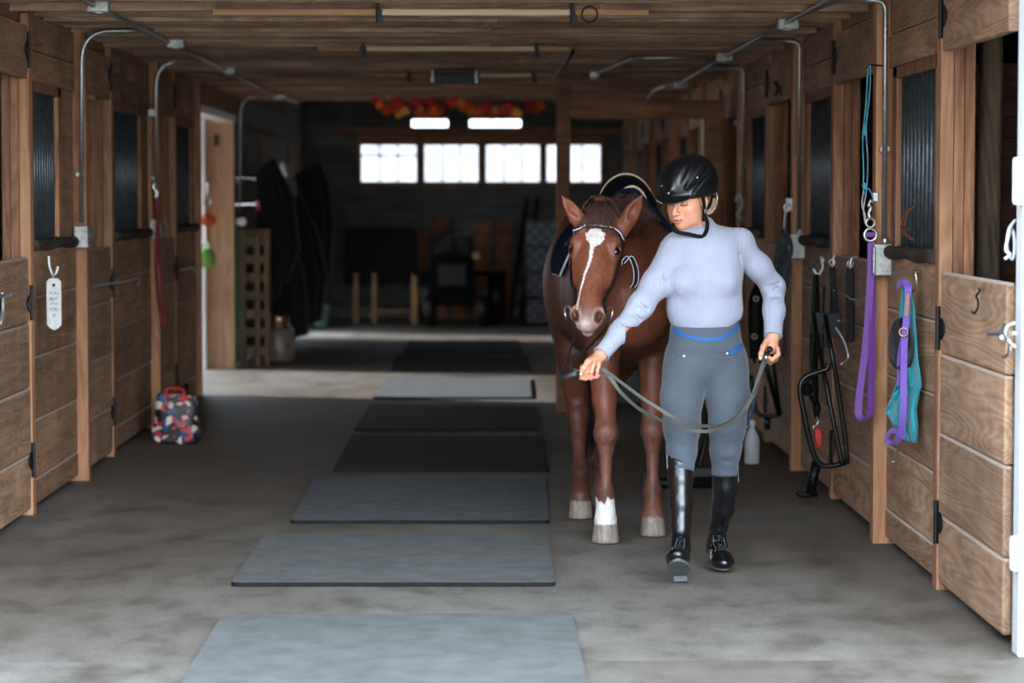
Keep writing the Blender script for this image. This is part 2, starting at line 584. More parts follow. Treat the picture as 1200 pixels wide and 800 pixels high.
def concrete():
    k = NT('concrete_floor')
    tc = k.n('ShaderNodeTexCoord')
    mp = k.n('ShaderNodeMapping'); mp.inputs['Scale'].default_value = (1, .55, 1)
    k.l(tc.outputs['Object'], mp.inputs[0])
    n1 = k.n('ShaderNodeTexNoise', Scale=.55, Detail=4.0, Roughness=.55, Distortion=.4)
    n2 = k.n('ShaderNodeTexNoise', Scale=5.0, Detail=9.0, Roughness=.65)
    n3 = k.n('ShaderNodeTexNoise', Scale=60.0, Detail=4.0, Roughness=.6)
    for q in (n1, n2, n3): k.l(mp.outputs[0], q.inputs['Vector'])
    r1 = k.ramp(n1.outputs['Fac'], [(.3, srgb(106, 95, 84)), (.5, srgb(124, 115, 104)), (.7, srgb(140, 134, 126))])
    r2 = k.ramp(n2.outputs['Fac'], [(.3, (.52, .50, .47)), (.5, (.9, .9, .9)), (.75, (1.18, 1.18, 1.18))])
    r3 = k.ramp(n3.outputs['Fac'], [(.3, (.86,) * 3), (.7, (1.08,) * 3)])
    m1 = k.n('ShaderNodeMix', data_type='RGBA', blend_type='MULTIPLY'); m1.inputs[0].default_value = 1
    m2 = k.n('ShaderNodeMix', data_type='RGBA', blend_type='MULTIPLY'); m2.inputs[0].default_value = 1
    k.l(r1.outputs[0], m1.inputs[6]); k.l(r2.outputs[0], m1.inputs[7])
    k.l(m1.outputs[2], m2.inputs[6]); k.l(r3.outputs[0], m2.inputs[7])
    k.l(m2.outputs[2], k.b.inputs['Base Color'])
    rr = k.ramp(n2.outputs['Fac'], [(.3, (.55,) * 3), (.7, (.8,) * 3)])
    k.l(rr.outputs[0], k.b.inputs['Roughness'])
    k.b.inputs['Specular IOR Level'].default_value = .2
    k.bump(n2.outputs['Fac'], .25, .01)
    return k.m


M_FLOOR = concrete()


def S(name, mb, mat, parent=None, **kw):
    o = obj(name, mb, mat, parent, **kw)
    if parent is None: o['kind'] = 'structure'
    return o


S('floor', MB().box(-6, 6, ENTRY, 33, -.2, 0), M_FLOOR)
S('ground', MB().box(-30, 30, 7.6, ENTRY - .001, -.2, 0), M_FLOOR)
S('ground', MB().box(-30, 30, -30, 7.599, -.2, 0), plain('bounce_gravel', srgb(196, 190, 180), .9, nscale=12, noise=.15, bump=.3))  # unseen yard, made pale to bounce daylight up to the ceiling
S('ground', MB().box(-30, -6.01, ENTRY, 60, -.25, -.03), M_FLOOR)
S('ground', MB().box(6.01, 30, ENTRY, 60, -.25, -.03), M_FLOOR)

# ---- ceiling: deck boards above close-set joists
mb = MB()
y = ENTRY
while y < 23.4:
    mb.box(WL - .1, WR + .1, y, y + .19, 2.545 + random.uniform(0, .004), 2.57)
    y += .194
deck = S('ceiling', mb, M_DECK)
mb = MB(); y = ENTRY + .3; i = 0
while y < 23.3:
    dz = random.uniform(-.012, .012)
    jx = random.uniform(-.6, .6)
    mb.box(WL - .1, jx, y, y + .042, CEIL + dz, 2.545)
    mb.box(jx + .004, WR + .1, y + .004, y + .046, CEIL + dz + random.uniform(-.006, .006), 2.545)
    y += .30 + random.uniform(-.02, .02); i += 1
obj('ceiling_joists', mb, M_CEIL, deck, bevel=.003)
mb = MB().box(WL - .1, WR + .1, 23.25, 23.37, 2.40, 2.62)
obj('end_beam', mb, M_CEIL, deck, bevel=.004)
# higher dark roof above the back of the barn, roof over the stalls
S('ceiling', MB().box(-2.6, 5.6, 23.37, 33, 3.3, 3.4), M_DECK)
S('ceiling', MB().box(-5.8, 5.6, ENTRY, 23.4, 2.75, 2.85), M_DECK)
S('wall_gable', MB().box(-2.6, 5.6, 23.30, 23.36, 2.63, 3.35), M_DECK)

# ---- barn front either side of the entry, outer walls
def front(x0, x1):
    m = MB(); x = x0
    while x < x1 - .01:
        m.box(x + .003, min(x + .2, x1) - .003, ENTRY - .05, ENTRY, 0, 2.9); x += .2
    return m
S('wall_front', front(-5.8, WL - .12), M_BROWN)
S('wall_front', front(WR + .2, 5.6), M_BROWN)
S('wall_front', MB().box(WL - .12, WR + .2, ENTRY - .05, ENTRY, 2.56, 2.9), M_BROWN)
S('wall_outer', MB().box(-5.8, -5.74, ENTRY, 19.8, 0, 2.8), M_BACK)
S('wall_outer', MB().box(5.54, 5.6, ENTRY, 33, 0, 3.35), M_BACK)


def boards(m, side, y0, y1, zs, th=.035, jit=.004, inset=0.0):
    """horizontal boards on the stall front; side -1 left / +1 right; zs = board edges"""
    X = WL if side < 0 else WR
    for a, b in zip(zs[:-1], zs[1:]):
        j = random.uniform(0, jit) + inset
        xa = X + side * j; xb = X + side * (j + th)
        m.box(min(xa, xb), max(xa, xb), y0, y1, a + .003, b - .001)
    return m


def hinge(y, z, side, parent, flip=1):
    X = (WL if side < 0 else WR)
    m = MB()
    m.tube([(X - side * .014, y, z - .085), (X - side * .014, y, z + .085)], .010, 8)
    # pointed strap leaf
    o = Vector((X - side * .010, y, z)); e = flip
    m.prism([(0, -.04), (e * .04, -.042), (e * .10, -.010), (e * .10, .010), (e * .04, .042), (0, .04)][::(1 if e > 0 else -1)], o, (0, 1, 0), (0, 0, 1), .006)
    return obj('hinge', m, M_BLACK, parent)


def grille(side, y0, y1, z0=1.33, z1=2.05, n=10):
    X = WL if side < 0 else WR
    w_ = MB()
    xa, xb = sorted((X - side * .008, X + side * .045))
    w_.box(xa, xb, y0 - .04, y0, z0 - .02, z1 + .05); w_.box(xa, xb, y1, y1 + .09, z0 - .02, z1 + .05)
    w_.box(xa, xb, y0 - .04, y1 + .09, z1, z1 + .05)
    o = S('window_1', w_, M_STUD, bevel=.003)
    root = o
    for i in range(n):
        y = y0 + (i + .5) / n * (y1 - y0)
        obj('bar', MB().tube([(X + side * .022, y, z0 - .02), (X + side * .022, y, z1 + .01)], .013, 8), M_BARS, root, smooth=True)
    # black sheet behind the bars stands in for the darkness of the stall
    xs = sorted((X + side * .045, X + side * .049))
    obj('dark_backing', MB().box(xs[0], xs[1], y0, y1, z0 - .02, z1), M_BARS_BACK, root)
    return root


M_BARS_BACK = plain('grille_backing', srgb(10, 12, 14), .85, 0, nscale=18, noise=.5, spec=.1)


def sill(side, y0, y1, z=1.29):
    X = WL if side < 0 else WR
    m = MB()
    pts = [(X - side * (.0 + .006 * math.sin(t * 9)), y0 + (y1 - y0) * t, z + .012 + .005 * math.sin(t * 13)) for t in [i / 10 for i in range(11)]]
    m.tube(pts, .03, 10)
    o = S('trim_sill', m, M_OLD, smooth=True)
    return o


LOWR = [0.03, .16, .447, .757, 1.05, 1.285]
UPR = [2.10, 2.25, 2.42]
LOWD = [.03, .30, .62, .93, 1.25]


def bay(side, yp, d0, d1, w1, gr0, gr1, post=True, door_open=False, low=LOWR, hingeside='far', k=0):
    """one stall front: post at yp, half door d0..d1, stud, barred panel to w1"""
    X = WL if side < 0 else WR
    fix = M_FIX if side < 0 else M_FIXR
    dm = M_DOORL if side < 0 else M_DOORR
    # post proud of the boards
    if post:
        xa, xb = sorted((X - side * .055, X + side * .10))
        S('trim_post', MB().box(xa, xb, yp, yp + .09, 0, 2.50), M_POST, bevel=.004)
    # deeper jamb behind the hinge stud
    st = MB()
    xa, xb = sorted((X - side * .012, X + side * .04))
    st.box(xa, xb, d1, d1 + .09, 0, 2.42)
    S('trim_stud', st, M_POST, bevel=.003)
    jb = MB()
    xa, xb = sorted((X + side * .042, X + side * .082)); jb.box(xa, xb, d1, d1 + .09, 0, 2.42)
    xa, xb = sorted((X + side * .084, X + side * .125)); jb.box(xa, xb, d1 + .005, d1 + .095, 0, 2.42)
    S('trim_jamb', jb, M_STUD, bevel=.003)
    # door
    m = boards(MB(), side, d0 + .01, d1 - .008, LOWD, inset=-.006)
    dr = S('door_1', m, dm, bevel=.010)
    # frame ledges on the inside
    xa, xb = sorted((X + side * .036, X + side * .07))
    obj('ledge', MB().box(xa, xb, d0 + .05, d1 - .05, .12, .24), dm, dr)
    obj('ledge', MB().box(xa, xb, d0 + .05, d1 - .05, 1.02, 1.14), dm, dr)
    hinge(d1, 1.03, side, dr, -1); hinge(d1, .27, side, dr, -1)
    # header board above the door
    up = MB(); xa, xb = sorted((X - side * .006, X + side * .03))
    up.box(xa, xb, d0, d1 + .004, 2.105, 2.36)
    hb = S('trim_header', up, fix, bevel=.004)
    hinge(d1, 2.24, side, hb, -1)
    boards_w = MB()
    boards(boards_w, side, d1 + .09, w1, low)
    boards(boards_w, side, d1 + .09, w1, UPR)
    boards(boards_w, side, d0, d1, [2.37, 2.52], inset=.02)
    boards(boards_w, side, d1 + .09, w1, [2.42, 2.52], inset=.01)
    # solid boards either side of the grille
    if gr0 - (d1 + .09) > .08: boards(boards_w, side, d1 + .09, gr0 - .05, [1.285, 2.10], inset=.012)
    if w1 - gr1 > .12: boards(boards_w, side, gr1 + .09, w1, [1.285, 2.10], inset=.012)
    S('wall_left' if side < 0 else 'wall_right', boards_w, fix, bevel=.008)
    grille(side, gr0, gr1, n=10)
    sill(side, d1 + .1, w1 - .02)


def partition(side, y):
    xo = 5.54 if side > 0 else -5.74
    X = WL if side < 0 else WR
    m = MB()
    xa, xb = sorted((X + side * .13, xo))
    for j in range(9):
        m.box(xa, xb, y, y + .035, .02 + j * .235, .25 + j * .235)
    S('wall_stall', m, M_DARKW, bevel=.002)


# right side
for i in range(8):
    yp = 8.3 + 3 * i
    low = LOWR
    bay(1, yp, yp + (.42 if i == 0 else .12), yp + 1.66, yp + 3.0, yp + 1.80, yp + 2.74, post=(i > 0))
    if i: partition(1, yp + .05)
# left side
bay(-1, 10.85, 10.97, 12.36, 13.85, 12.49, 13.24)
bay(-1, 13.85, 13.97, 15.12, 17.0, 15.26, 16.48)
bay(-1, 17.0, 17.12, 18.3, 19.72, 18.43, 19.4)
bay(-1, 7.9, 8.6, 9.4, 10.85, 9.5, 10.4, post=False)
for y in (10.9, 13.9, 17.05, 19.76): partition(-1, y)
S('trim_post', MB().box(WL - .1, WL + .03, 19.74, 19.84, 0, 2.5), M_POST, bevel=.004)

# left wall beyond the doorway (outer wall of the barn here)
def plank_wall(x0, x1, y0, y1, z0, z1, w=.24):
    m = MB(); z = z0
    while z < z1 - .01:
        m.box(x0, x1, y0, y1, z + .003, min(z + w, z1) - .003); z += w
    return m
S('wall_left', plank_wall(-2.25, WL, 22.95, 27.8, .02, 3.3), M_BACK, bevel=.003)
S('wall_left', plank_wall(-2.25, WL, 29.0, 32.4, .02, 3.3), M_BACK, bevel=.003)
S('wall_left', plank_wall(-2.25, WL, 27.8, 29.0, 1.9, 3.3), M_BACK, bevel=.003)
S('wall_left', MB().box(-2.25, WL, 19.84, 22.95, 2.24, 3.3), M_FIX)
S('wall_left', MB().box(-5.74, -2.25, 19.80, 19.86, 0.0, 2.8), M_FIX)
# doorway jamb seen face-on, daylight on it painted in as paler wood
S('trim_jamb', MB().box(-2.41, WL + .0, 22.80, 22.95, 0, 2.26), wood('wood_jamb_lit', srgb(190, 146, 108), srgb(236, 200, 164), 'Z', .9, figure=.3, dirt=.2), bevel=.006)
S('trim_jamb', MB().box(-2.45, -2.414, 22.74, 22.95, 0, 2.26), M_WHITE, bevel=.004)
S('trim_header', MB().box(-2.30, WL + .02, 19.84, 22.80, 2.19, 2.25), M_WHITE)  # lintel coloured white to stand in for its sunlit underside
S('trim_latch_plate', MB().box(-2.335, -2.305, 22.78, 22.798, 1.98, 2.08), M_BLACK)

# right wall: stalls run on; side opening far back lets daylight across the floor
S('wall_right', plank_wall(WR + .05, WR + .1, 32.2, 32.4, .02, 3.3), M_BACK)

# back wall with four windows and two slits
mb = MB()
YB = 32.3
def bw(x0, x1, z0, z1): mb.box(x0, x1, YB, YB + .08, z0, z1)
wx = [(-1.465, -.775), (-.667, 0.0), (.108, .775), (.872, 1.54)]
bw(-2.4, 5.6, 0, 1.715)
bw(-2.4, wx[0][0], 1.715, 2.17)
for a, b in zip(wx[:-1], wx[1:]): bw(a[1], b[0], 1.715, 2.17)
bw(wx[3][1], 5.6, 1.715, 2.17)
sl = [(-.83, -.38), (-.10, .54)]
bw(-2.4, 5.6, 2.17, 2.40)
bw(-2.4, sl[0][0], 2.40, 2.49); bw(sl[0][1], sl[1][0], 2.40, 2.49); bw(sl[1][1], 5.6, 2.40, 2.49)
bw(-2.4, 5.6, 2.49, 3.35)
S('wall_back', mb, M_BACK)
M_GLASS = None
def glass():  # panes tinted darker so the sky behind them glares less
    k = NT('tinted_window_glass')
    tc = k.n('ShaderNodeTexCoord'); nz = k.n('ShaderNodeTexNoise', Scale=6.0, Detail=5.0)
    k.l(tc.outputs['Object'], nz.inputs['Vector'])
    r = k.ramp(nz.outputs['Fac'], [(.3, (.24, .26, .28)), (.7, (.40, .41, .43))])
    k.l(r.outputs[0], k.b.inputs['Base Color'])
    k.b.inputs['Transmission Weight'].default_value = 1.0
    k.b.inputs['Roughness'].default_value = .25
    k.b.inputs['IOR'].default_value = 1.1
    return k.m
M_GLASS = glass()
for i, (a, b) in enumerate(wx):
    f = MB()
    for (x0, x1, z0, z1) in ((a - .05, a, 1.70, 2.30), (b, b + .05, 1.70, 2.30), (a, b, 2.17, 2.30), (a, b, 1.66, 1.715)):
        f.box(x0, x1, YB - .05, YB + .02, z0, z1)
    o = S('window_2', f, M_BROWN2, bevel=.003)
    mm = MB()
    for t in (1 / 3, 2 / 3): mm.box(a + (b - a) * t - .012, a + (b - a) * t + .012, YB + .03, YB + .05, 1.715, 2.17)
    if i == 0: mm.box(a, b, YB - .02, YB + .02, 2.03, 2.055)
    obj('muntins', mm, plain('grey_paint', srgb(170, 172, 176), .6), o)
    obj('pane', MB().box(a, b, YB + .055, YB + .06, 1.715, 2.17), M_GLASS, o)
S('trim_rail', MB().box(-1.75, 2.0, YB - .06, YB, 2.32, 2.385), M_BROWN2, bevel=.004)
# knee wall bit hung with brackets at the back left
S('trim_ledge', MB().box(-2.1, 2.0, YB - .12, YB, 0, .12), M_BACK)

# ---- timber frame across the aisle: post, beam, right post
fr = thing('timber_frame', 'brown timber post and crossbeam frame standing behind the horse', 'frame', (0.61, 18.3, 0))
obj('post', MB().box(.56, .66, 18.25, 18.35, 0, 2.34), M_BROWN, fr, bevel=.005)
obj('crossbeam', MB().box(.66, 1.76, 18.26, 18.34, 2.09, 2.22), M_BROWN, fr, bevel=.005)
obj('post', MB().box(1.64, 1.75, 18.25, 18.35, 0, 2.09), M_BROWN, fr, bevel=.005)

# ---- white sliding-door edge at the right of the entry
m = MB()
m.box(1.812, 1.96, 8.50, 8.60, 0, 2.55)
o = S('door_2', m, M_WHITE, bevel=.004)
obj('roller_guide', MB().lathe([(.0, 0), (.022, .002), (.026, .012), (.026, .148), (.022, .158), (0, .16)], (1.802, 8.50, 1.515), 16), M_WHITE, o, smooth=True)
obj('roller_guide', MB().lathe([(.0, 0), (.018, .002), (.022, .012), (.022, .108), (.018, .118), (0, .12)], (1.802, 8.50, .29), 16), M_WHITE, o, smooth=True)

# ---- unseen wall added left of the entry to keep low sun off the yard
sh = MB()
for j in range(18): sh.box(-7.0, -6.9, -10, 8.0, .02 + j * .25, .265 + j * .25)
S('wall_sunblock', sh, M_BROWN)

sun_d = bpy.data.lights.new('sun', 'SUN'); sun_d.energy = 5.0; sun_d.angle = math.radians(2.5); sun_d.color = (.95, .97, 1.0)
sun = bpy.data.objects.new('sun', sun_d); COL.objects.link(sun)
sun.rotation_euler = Vector((1, -.28, -.42)).to_track_quat('-Z', 'Y').to_euler()

# ================================================================== MATS ON THE FLOOR
M_MAT = plain('rubber_mat', srgb(92, 94, 94), .8, 0, nscale=9, noise=.22, bump=.25)

# ================================================================== MATS ON THE FLOOR
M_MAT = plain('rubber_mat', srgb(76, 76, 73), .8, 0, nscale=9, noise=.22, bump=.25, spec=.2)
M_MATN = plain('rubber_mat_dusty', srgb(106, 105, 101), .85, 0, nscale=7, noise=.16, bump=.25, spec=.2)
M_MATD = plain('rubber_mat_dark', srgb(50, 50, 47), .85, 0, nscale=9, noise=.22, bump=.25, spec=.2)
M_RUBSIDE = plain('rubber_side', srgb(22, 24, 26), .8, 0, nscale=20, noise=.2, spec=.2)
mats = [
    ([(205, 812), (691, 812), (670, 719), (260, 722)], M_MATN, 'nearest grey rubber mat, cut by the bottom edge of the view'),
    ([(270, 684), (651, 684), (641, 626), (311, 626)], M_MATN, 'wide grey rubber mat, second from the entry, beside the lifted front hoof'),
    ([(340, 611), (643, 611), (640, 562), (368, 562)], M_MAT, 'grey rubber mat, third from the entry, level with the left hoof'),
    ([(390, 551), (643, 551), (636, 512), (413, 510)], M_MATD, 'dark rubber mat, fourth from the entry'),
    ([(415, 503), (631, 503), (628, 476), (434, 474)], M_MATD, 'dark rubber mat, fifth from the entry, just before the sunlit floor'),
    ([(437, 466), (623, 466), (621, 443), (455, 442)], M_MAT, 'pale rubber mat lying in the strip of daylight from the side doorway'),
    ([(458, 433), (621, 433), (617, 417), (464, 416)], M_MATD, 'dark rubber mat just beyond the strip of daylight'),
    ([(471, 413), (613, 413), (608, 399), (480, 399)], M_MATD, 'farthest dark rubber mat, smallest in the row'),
]
for q, m_, lab in mats:
    c = [P(x, y, z=.012) for x, y in q]
    if q[0][1] > 800:
        d = (c[0] - c[3]).normalized(); c[0] = c[3] + d * 1.8; d = (c[1] - c[2]).normalized(); c[1] = c[2] + d * 1.8
    rnd = []
    for i in range(4):
        a, b, d = c[i - 1], c[i], c[(i + 1) % 4]
        u = (a - b).normalized() * .035; v = (d - b).normalized() * .035
        for t in (0, .33, .67, 1): rnd.append(b + u * (1 - t) ** 2 + v * t ** 2)
    mb = MB(); mb.prism([(p.x, p.y) for p in rnd], (0, 0, 0.001), (1, 0, 0), (0, 1, 0), .017)
    o = obj('rubber_mat', mb, m_)
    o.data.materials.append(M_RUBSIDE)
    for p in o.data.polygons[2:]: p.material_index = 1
    tag(o, lab, 'floor mat', 'rubber mats down the aisle')


def Q(px, py, a, b):
    """point at a pixel on the vertical plane through plan points a, b"""
    d = ray(px, py)
    n = Vector((b[1] - a[1], a[0] - b[0]))
    t = (a[0] * n.x + a[1] * n.y) / (d.x * n.x + d.y * n.y)
    return Vector((d.x * t, d.y * t, CAMZ + d.z * t))


# ================================================================== CONDUIT
def bend(pts, r=.10, n=6):
    """round the corners of a polyline"""
    pts = [Vector(p) for p in pts]; out = [pts[0]]
    for i in range(1, len(pts) - 1):
        a, b, c = pts[i - 1], pts[i], pts[i + 1]
        ra = min(r, (a - b).length * .49, (c - b).length * .49)
        u = (a - b).normalized() * ra; v = (c - b).normalized() * ra
        for k in range(n + 1):
            t = k / n; out.append(b + u * (1 - t) ** 2 + v * t ** 2)
    out.append(pts[-1]); return out


def conduit(pts, lab, r=.011, rb=.12, box_=None, clips=(), group=None):
    pp = bend(pts, rb)
    t = thing('conduit', lab, 'pipe', pp[0], group)
    obj('pipe', MB().tube(pp, r, 10), M_GALV, t, smooth=True)
    for c in clips:
        c = Vector(c)
        obj('clip', MB().box(c.x - .022, c.x + .022, c.y - .014, c.y + .014, c.z - .012, c.z + .012), M_GALVB, t, bevel=.003)
    return t


def jbox(c, lab, s=(.085, .06, .05), parent=None, face=None):
    x, y, z = c
    t = thing('junction_box', lab, 'electrical box', (x, y, z - s[2] / 2))
    obj('body', MB().box(x - s[0] / 2, x + s[0] / 2, y - s[1] / 2, y + s[1] / 2, z - s[2] / 2, z + s[2] / 2), M_GALVB, t, bevel=.006)
    if face == 'front':
        obj('cover', MB().box(x - s[0] / 2 - .003, x + s[0] / 2 + .003, y - s[1] / 2 - .006, y - s[1] / 2, z - s[2] / 2 - .003, z + s[2] / 2 + .003), M_GALV, t, bevel=.004)
    else:
        obj('cover', MB().lathe([(0, 0), (s[0] * .42, 0), (s[0] * .42, .005), (0, .006)], (x, y, z - s[2] / 2 - .006), 20), M_GALV, t)
    return t


ZC = 2.402
XCR = 1.53
conduit([(XCR + .02, 8.6, ZC), (XCR, 12.75, ZC)], 'galvanised conduit along the right ceiling edge, from the entry to the first ceiling box', rb=.05)
conduit([(XCR, 12.85, ZC), (XCR, 15.9, ZC)], 'galvanised conduit between the two white ceiling boxes at right')
conduit([(XCR, 16.02, ZC), (XCR + .02, 19.8, ZC)], 'galvanised ceiling conduit running back from the second right ceiling box')
jbox((1.545, 12.8, ZC), 'white-splashed metal box on the right ceiling, nearest the entry', (.105, .07, .065))
jbox((XCR, 15.96, ZC), 'metal box on the right ceiling where the conduit branches left', (.10, .07, .06))
jbox((1.56, 19.85, ZC), 'small metal box above the right end of the timber frame', (.12, .08, .05))
# drop conduits on the right posts
for i, (y0, lab) in enumerate([(11.25, 'conduit bending down the nearest right post beside the purple lead'),
                               (14.25, 'conduit bending down the second right post behind the dark rope bundle'),
                               (17.25, 'conduit bending down the third right post beside the rider')]):
    conduit([(XCR + .01, y0 + .9, ZC - .0), (XCR + .07, y0 + .12, ZC + .01), (1.71, y0, ZC), (1.785, y0 + .0, ZC - .01), (1.788, y0, 1.35)], lab, rb=.10,
            clips=[(1.79, y0 + .02, 1.75)], group=None)
for y0, lab in ((11.22, 'galvanised switch box at the foot of the conduit on the nearest right post'), (14.22, 'grey switch box on the second right post, behind the rider'),):
    t = thing('switch_box', lab, 'electrical box', (1.775, y0, 1.19))
    obj('body', MB().box(1.735, 1.818, y0 - .028, y0 + .045, 1.195, 1.335), M_GALVB, t, bevel=.006)
    obj('cover', MB().prism([(-.055, -.06), (.0, -.06), (.0, .06), (-.055, .06)], (1.735, y0 - .02, 1.265), (0, 1, 0), (0, 0, 1), -.012), M_GALV, t, bevel=.005)
    obj('connector', MB().lathe([(.016, 0), (.018, .004), (.018, .02), (.014, .03)], (1.788, y0 + .01, 1.334), 14), M_GALV, t, smooth=True)
# branch to the left on the ceiling
conduit([(XCR - .05, 15.96, ZC), (.965, 16.1, ZC), (.83, 18.2, ZC + .0)], 'thin conduit crossing the ceiling left from the branching box', rb=.05)
jbox((.82, 18.1, ZC - .01), 'small box at the end of the branch conduit on the ceiling', (.07, .09, .05))
conduit([(1.60, 19.85, ZC), (1.70, 20.1, ZC - .03), (1.78, 20.25, 2.2), (1.785, 20.28, 1.4)], 'conduit arching off the box behind the timber crossbeam')
conduit([(1.50, 19.85, ZC), (1.38, 20.1, ZC - .03), (1.34, 20.3, ZC - .1)], 'short arched conduit left of the box over the timber crossbeam')
# left side
XCL = -1.73
conduit([(XCL, 8.6, ZC), (XCL, 11.6, ZC)], 'dark conduit on the left ceiling nearest the entry', r=.013)
conduit([(XCL, 11.75, ZC), (XCL, 14.4, ZC)], 'conduit on the left ceiling between the first two boxes', r=.013)
conduit([(XCL, 14.6, ZC), (XCL, 17.6, ZC)], 'conduit on the left ceiling between the second and third boxes', r=.013)
conduit([(XCL, 17.7, ZC), (XCL, 22.2, ZC), (XCL + .1, 23.2, ZC - .02)], 'conduit on the left ceiling behind the third box', r=.013)
jbox((-1.72, 11.7, ZC), 'white metal box on the left ceiling nearest the entry', (.10, .08, .055))
jbox((-1.70, 14.5, ZC), 'white metal box on the left ceiling, second from the entry', (.10, .08, .055))
jbox((-1.70, 17.65, ZC), 'small white metal box on the left ceiling, third from the entry', (.08, .08, .05))
jbox((-1.70, 22.1, ZC - .01), 'small metal box at the far end of the left ceiling', (.12, .08, .05))
for y0, lab, lab2 in ((13.76, 'conduit bending down the nearest left post', 'metal switch box on the nearest left post by the hanging tag'),
                      (16.92, 'conduit bending down the second left post', 'metal switch box on the second left post by the red lead'),
                      (22.9, 'dark conduit dropping beside the left doorway', 'round white box by the doorway post at left')):
    conduit([(XCL, y0, ZC + .02), (-2.11, y0 - .02, ZC + .02), (-2.125, y0, 1.40)], lab, rb=.16, r=.012, clips=[(-2.13, y0 + .005, 1.66)])
    t = thing('switch_box', lab2, 'electrical box', (-2.11, y0, 1.27))
    if y0 < 20:
        obj('body', MB().box(-2.16, -2.085, y0 - .035, y0 + .04, 1.265, 1.385), M_GALVB, t, bevel=.006)
        obj('cover', MB().lathe([(0, .03), (.02, .028), (.042, .006), (.046, 0), (.046, -.004)][::-1], (-2.085, y0, 1.325), 16, axis=(1, 0, 0)), M_GALV, t)
    else:
        obj('body', MB().box(-2.16, -2.10, y0 - .03, y0 + .03, 1.28, 1.34), M_GALVB, t, bevel=.006)
        obj('cover', MB().ball((-2.10, y0 - .03, 1.31), .04), M_WHITE, t, smooth=True)

# ================================================================== CEILING BATTENS, HEATER, GARLAND
M_BRKT = plain('bracket_dark', srgb(44, 42, 40), .6, .3)
M_TAN = wood('wood_tan', srgb(158, 112, 72), srgb(210, 166, 120), 'X', .8, figure=.2, dirt=.2, var=.3)


def batten(y, spans, brackets, lab):
    t = thing('ceiling_batten', lab, 'wooden strip', (0, y, 2.38), 'pale timber strips under the ceiling')
    for x0, x1, m_ in spans:
        obj('strip', MB().box(x0, x1, y - .012, y + .03, 2.383, 2.412), m_, t, bevel=.003)
    for x, s in brackets:
        b = MB()
        b.prism([(0, 0), (.035, 0), (.02, .05), (.012, .10), (0, .10)], (x, y - .03, 2.345), (1, 0, 0), (0, 0, 1), -.006)
        b.box(x - .004, x + .004, y - .03, y + .05, 2.35, 2.44)
        obj('bracket', b, M_BRKT if s else M_PALE, t)
    return t


def X_at(px, y): return P(px, 100, y=y).x
batten(12.0, [(X_at(448, 12), X_at(668, 12), M_PALE), (X_at(250, 12), X_at(441, 12), M_TAN), (X_at(674, 12), X_at(760, 12), M_TAN)],
       [(X_at(442, 12), 1), (X_at(669, 12), 1)], 'longest pale wooden strip under the ceiling, nearest the entry')
batten(15.0, [(X_at(430, 15), X_at(626, 15), M_PALE), (X_at(372, 15), X_at(422, 15), M_TAN), (X_at(631, 15), X_at(668, 15), M_TAN)],
       [(X_at(425, 15), 1), (X_at(627, 15), 1)], 'pale wooden strip under the ceiling, second from the entry')
batten(18.3, [(X_at(483, 18.3), X_at(505, 18.3), M_TAN), (X_at(440, 18.3), X_at(476, 18.3), M_TAN), (X_at(562, 18.3), X_at(622, 18.3), M_PALE), (X_at(627, 18.3), X_at(648, 18.3), M_TAN)],
       [(X_at(478, 18.3), 1), (X_at(624, 18.3), 1)], 'broken pale strip under the ceiling either side of the heater')
# heater
t = thing('heater', 'small black electric heater with red glow bars under the ceiling', 'heater', (-.17, 18.0, 2.34))
x0, x1 = X_at(508, 18), X_at(557, 18)
obj('case', MB().box(x0, x1, 18.0, 18.12, 2.335, 2.43), M_BLACK, t, bevel=.006)
obj('end_cap', MB().box(x0 - .012, x0, 17.99, 18.13, 2.33, 2.42), M_GALV, t, bevel=.003)
obj('end_cap', MB().box(x1, x1 + .012, 17.99, 18.13, 2.33, 2.42), M_GALV, t, bevel=.003)
obj('element', MB().tube([(x0 + .01, 17.99, 2.39), (x1 - .01, 17.99, 2.39)], .008, 8), plain('heater_red', srgb(130, 44, 34), .5), t)
# loose hanging cord
t = obj('cord', MB().tube(spline([P(672, 60, y=15.2), P(664, 72, y=15.4), P(655, 84, y=16), P(648, 93, y=17)], 6), .012, 6), M_BLACK, smooth=True)
tag(t, 'short black cord looping under the ceiling by the pale strips', 'cord')
t = obj('ceiling_ring', MB().tube([Vector((.50, 11.5, 2.355)) + Vector((.035 * math.cos(a), 0, .035 * math.sin(a))) for a in [i * PI / 8 for i in range(16)]], .005, 6, closed=True), M_BLACK, smooth=True)
tag(t, 'thin wire ring hanging from the ceiling boards above the rider', 'ring')

# garland of maple leaves
leafc = [srgb(214, 40, 24), srgb(232, 92, 24), srgb(240, 150, 56), srgb(176, 66, 20), srgb(196, 20, 22), srgb(238, 172, 84)]
M_LEAF = [plain('leaf_%s' % n, c, .6, 0, nscale=30, noise=.2) for n, c in zip(('red', 'orange', 'gold', 'rust', 'crimson', 'yellow'), leafc)]
gar = thing('leaf_garland', 'autumn garland of red and orange maple leaves along the far ceiling beam', 'garland', (-.3, 23.1, 2.2))
stem = spline([P(438, 117, y=23.1), P(455, 130, y=23.1), P(485, 128, y=23.1), P(515, 132, y=23.1), P(540, 118, y=23.1), P(570, 130, y=23.1), P(605, 132, y=23.1), P(640, 124, y=23.1)], 6)
obj('stem', MB().tube(stem, .008, 6), M_LEAF[3], gar, smooth=True)
mapleP = [(0, -.5), (.08, -.12), (.36, -.28), (.26, -.02), (.5, .12), (.28, .16), (.3, .34), (.12, .24), (0, .55), (-.12, .24), (-.3, .34), (-.28, .16), (-.5, .12), (-.26, -.02), (-.36, -.28), (-.08, -.12)]
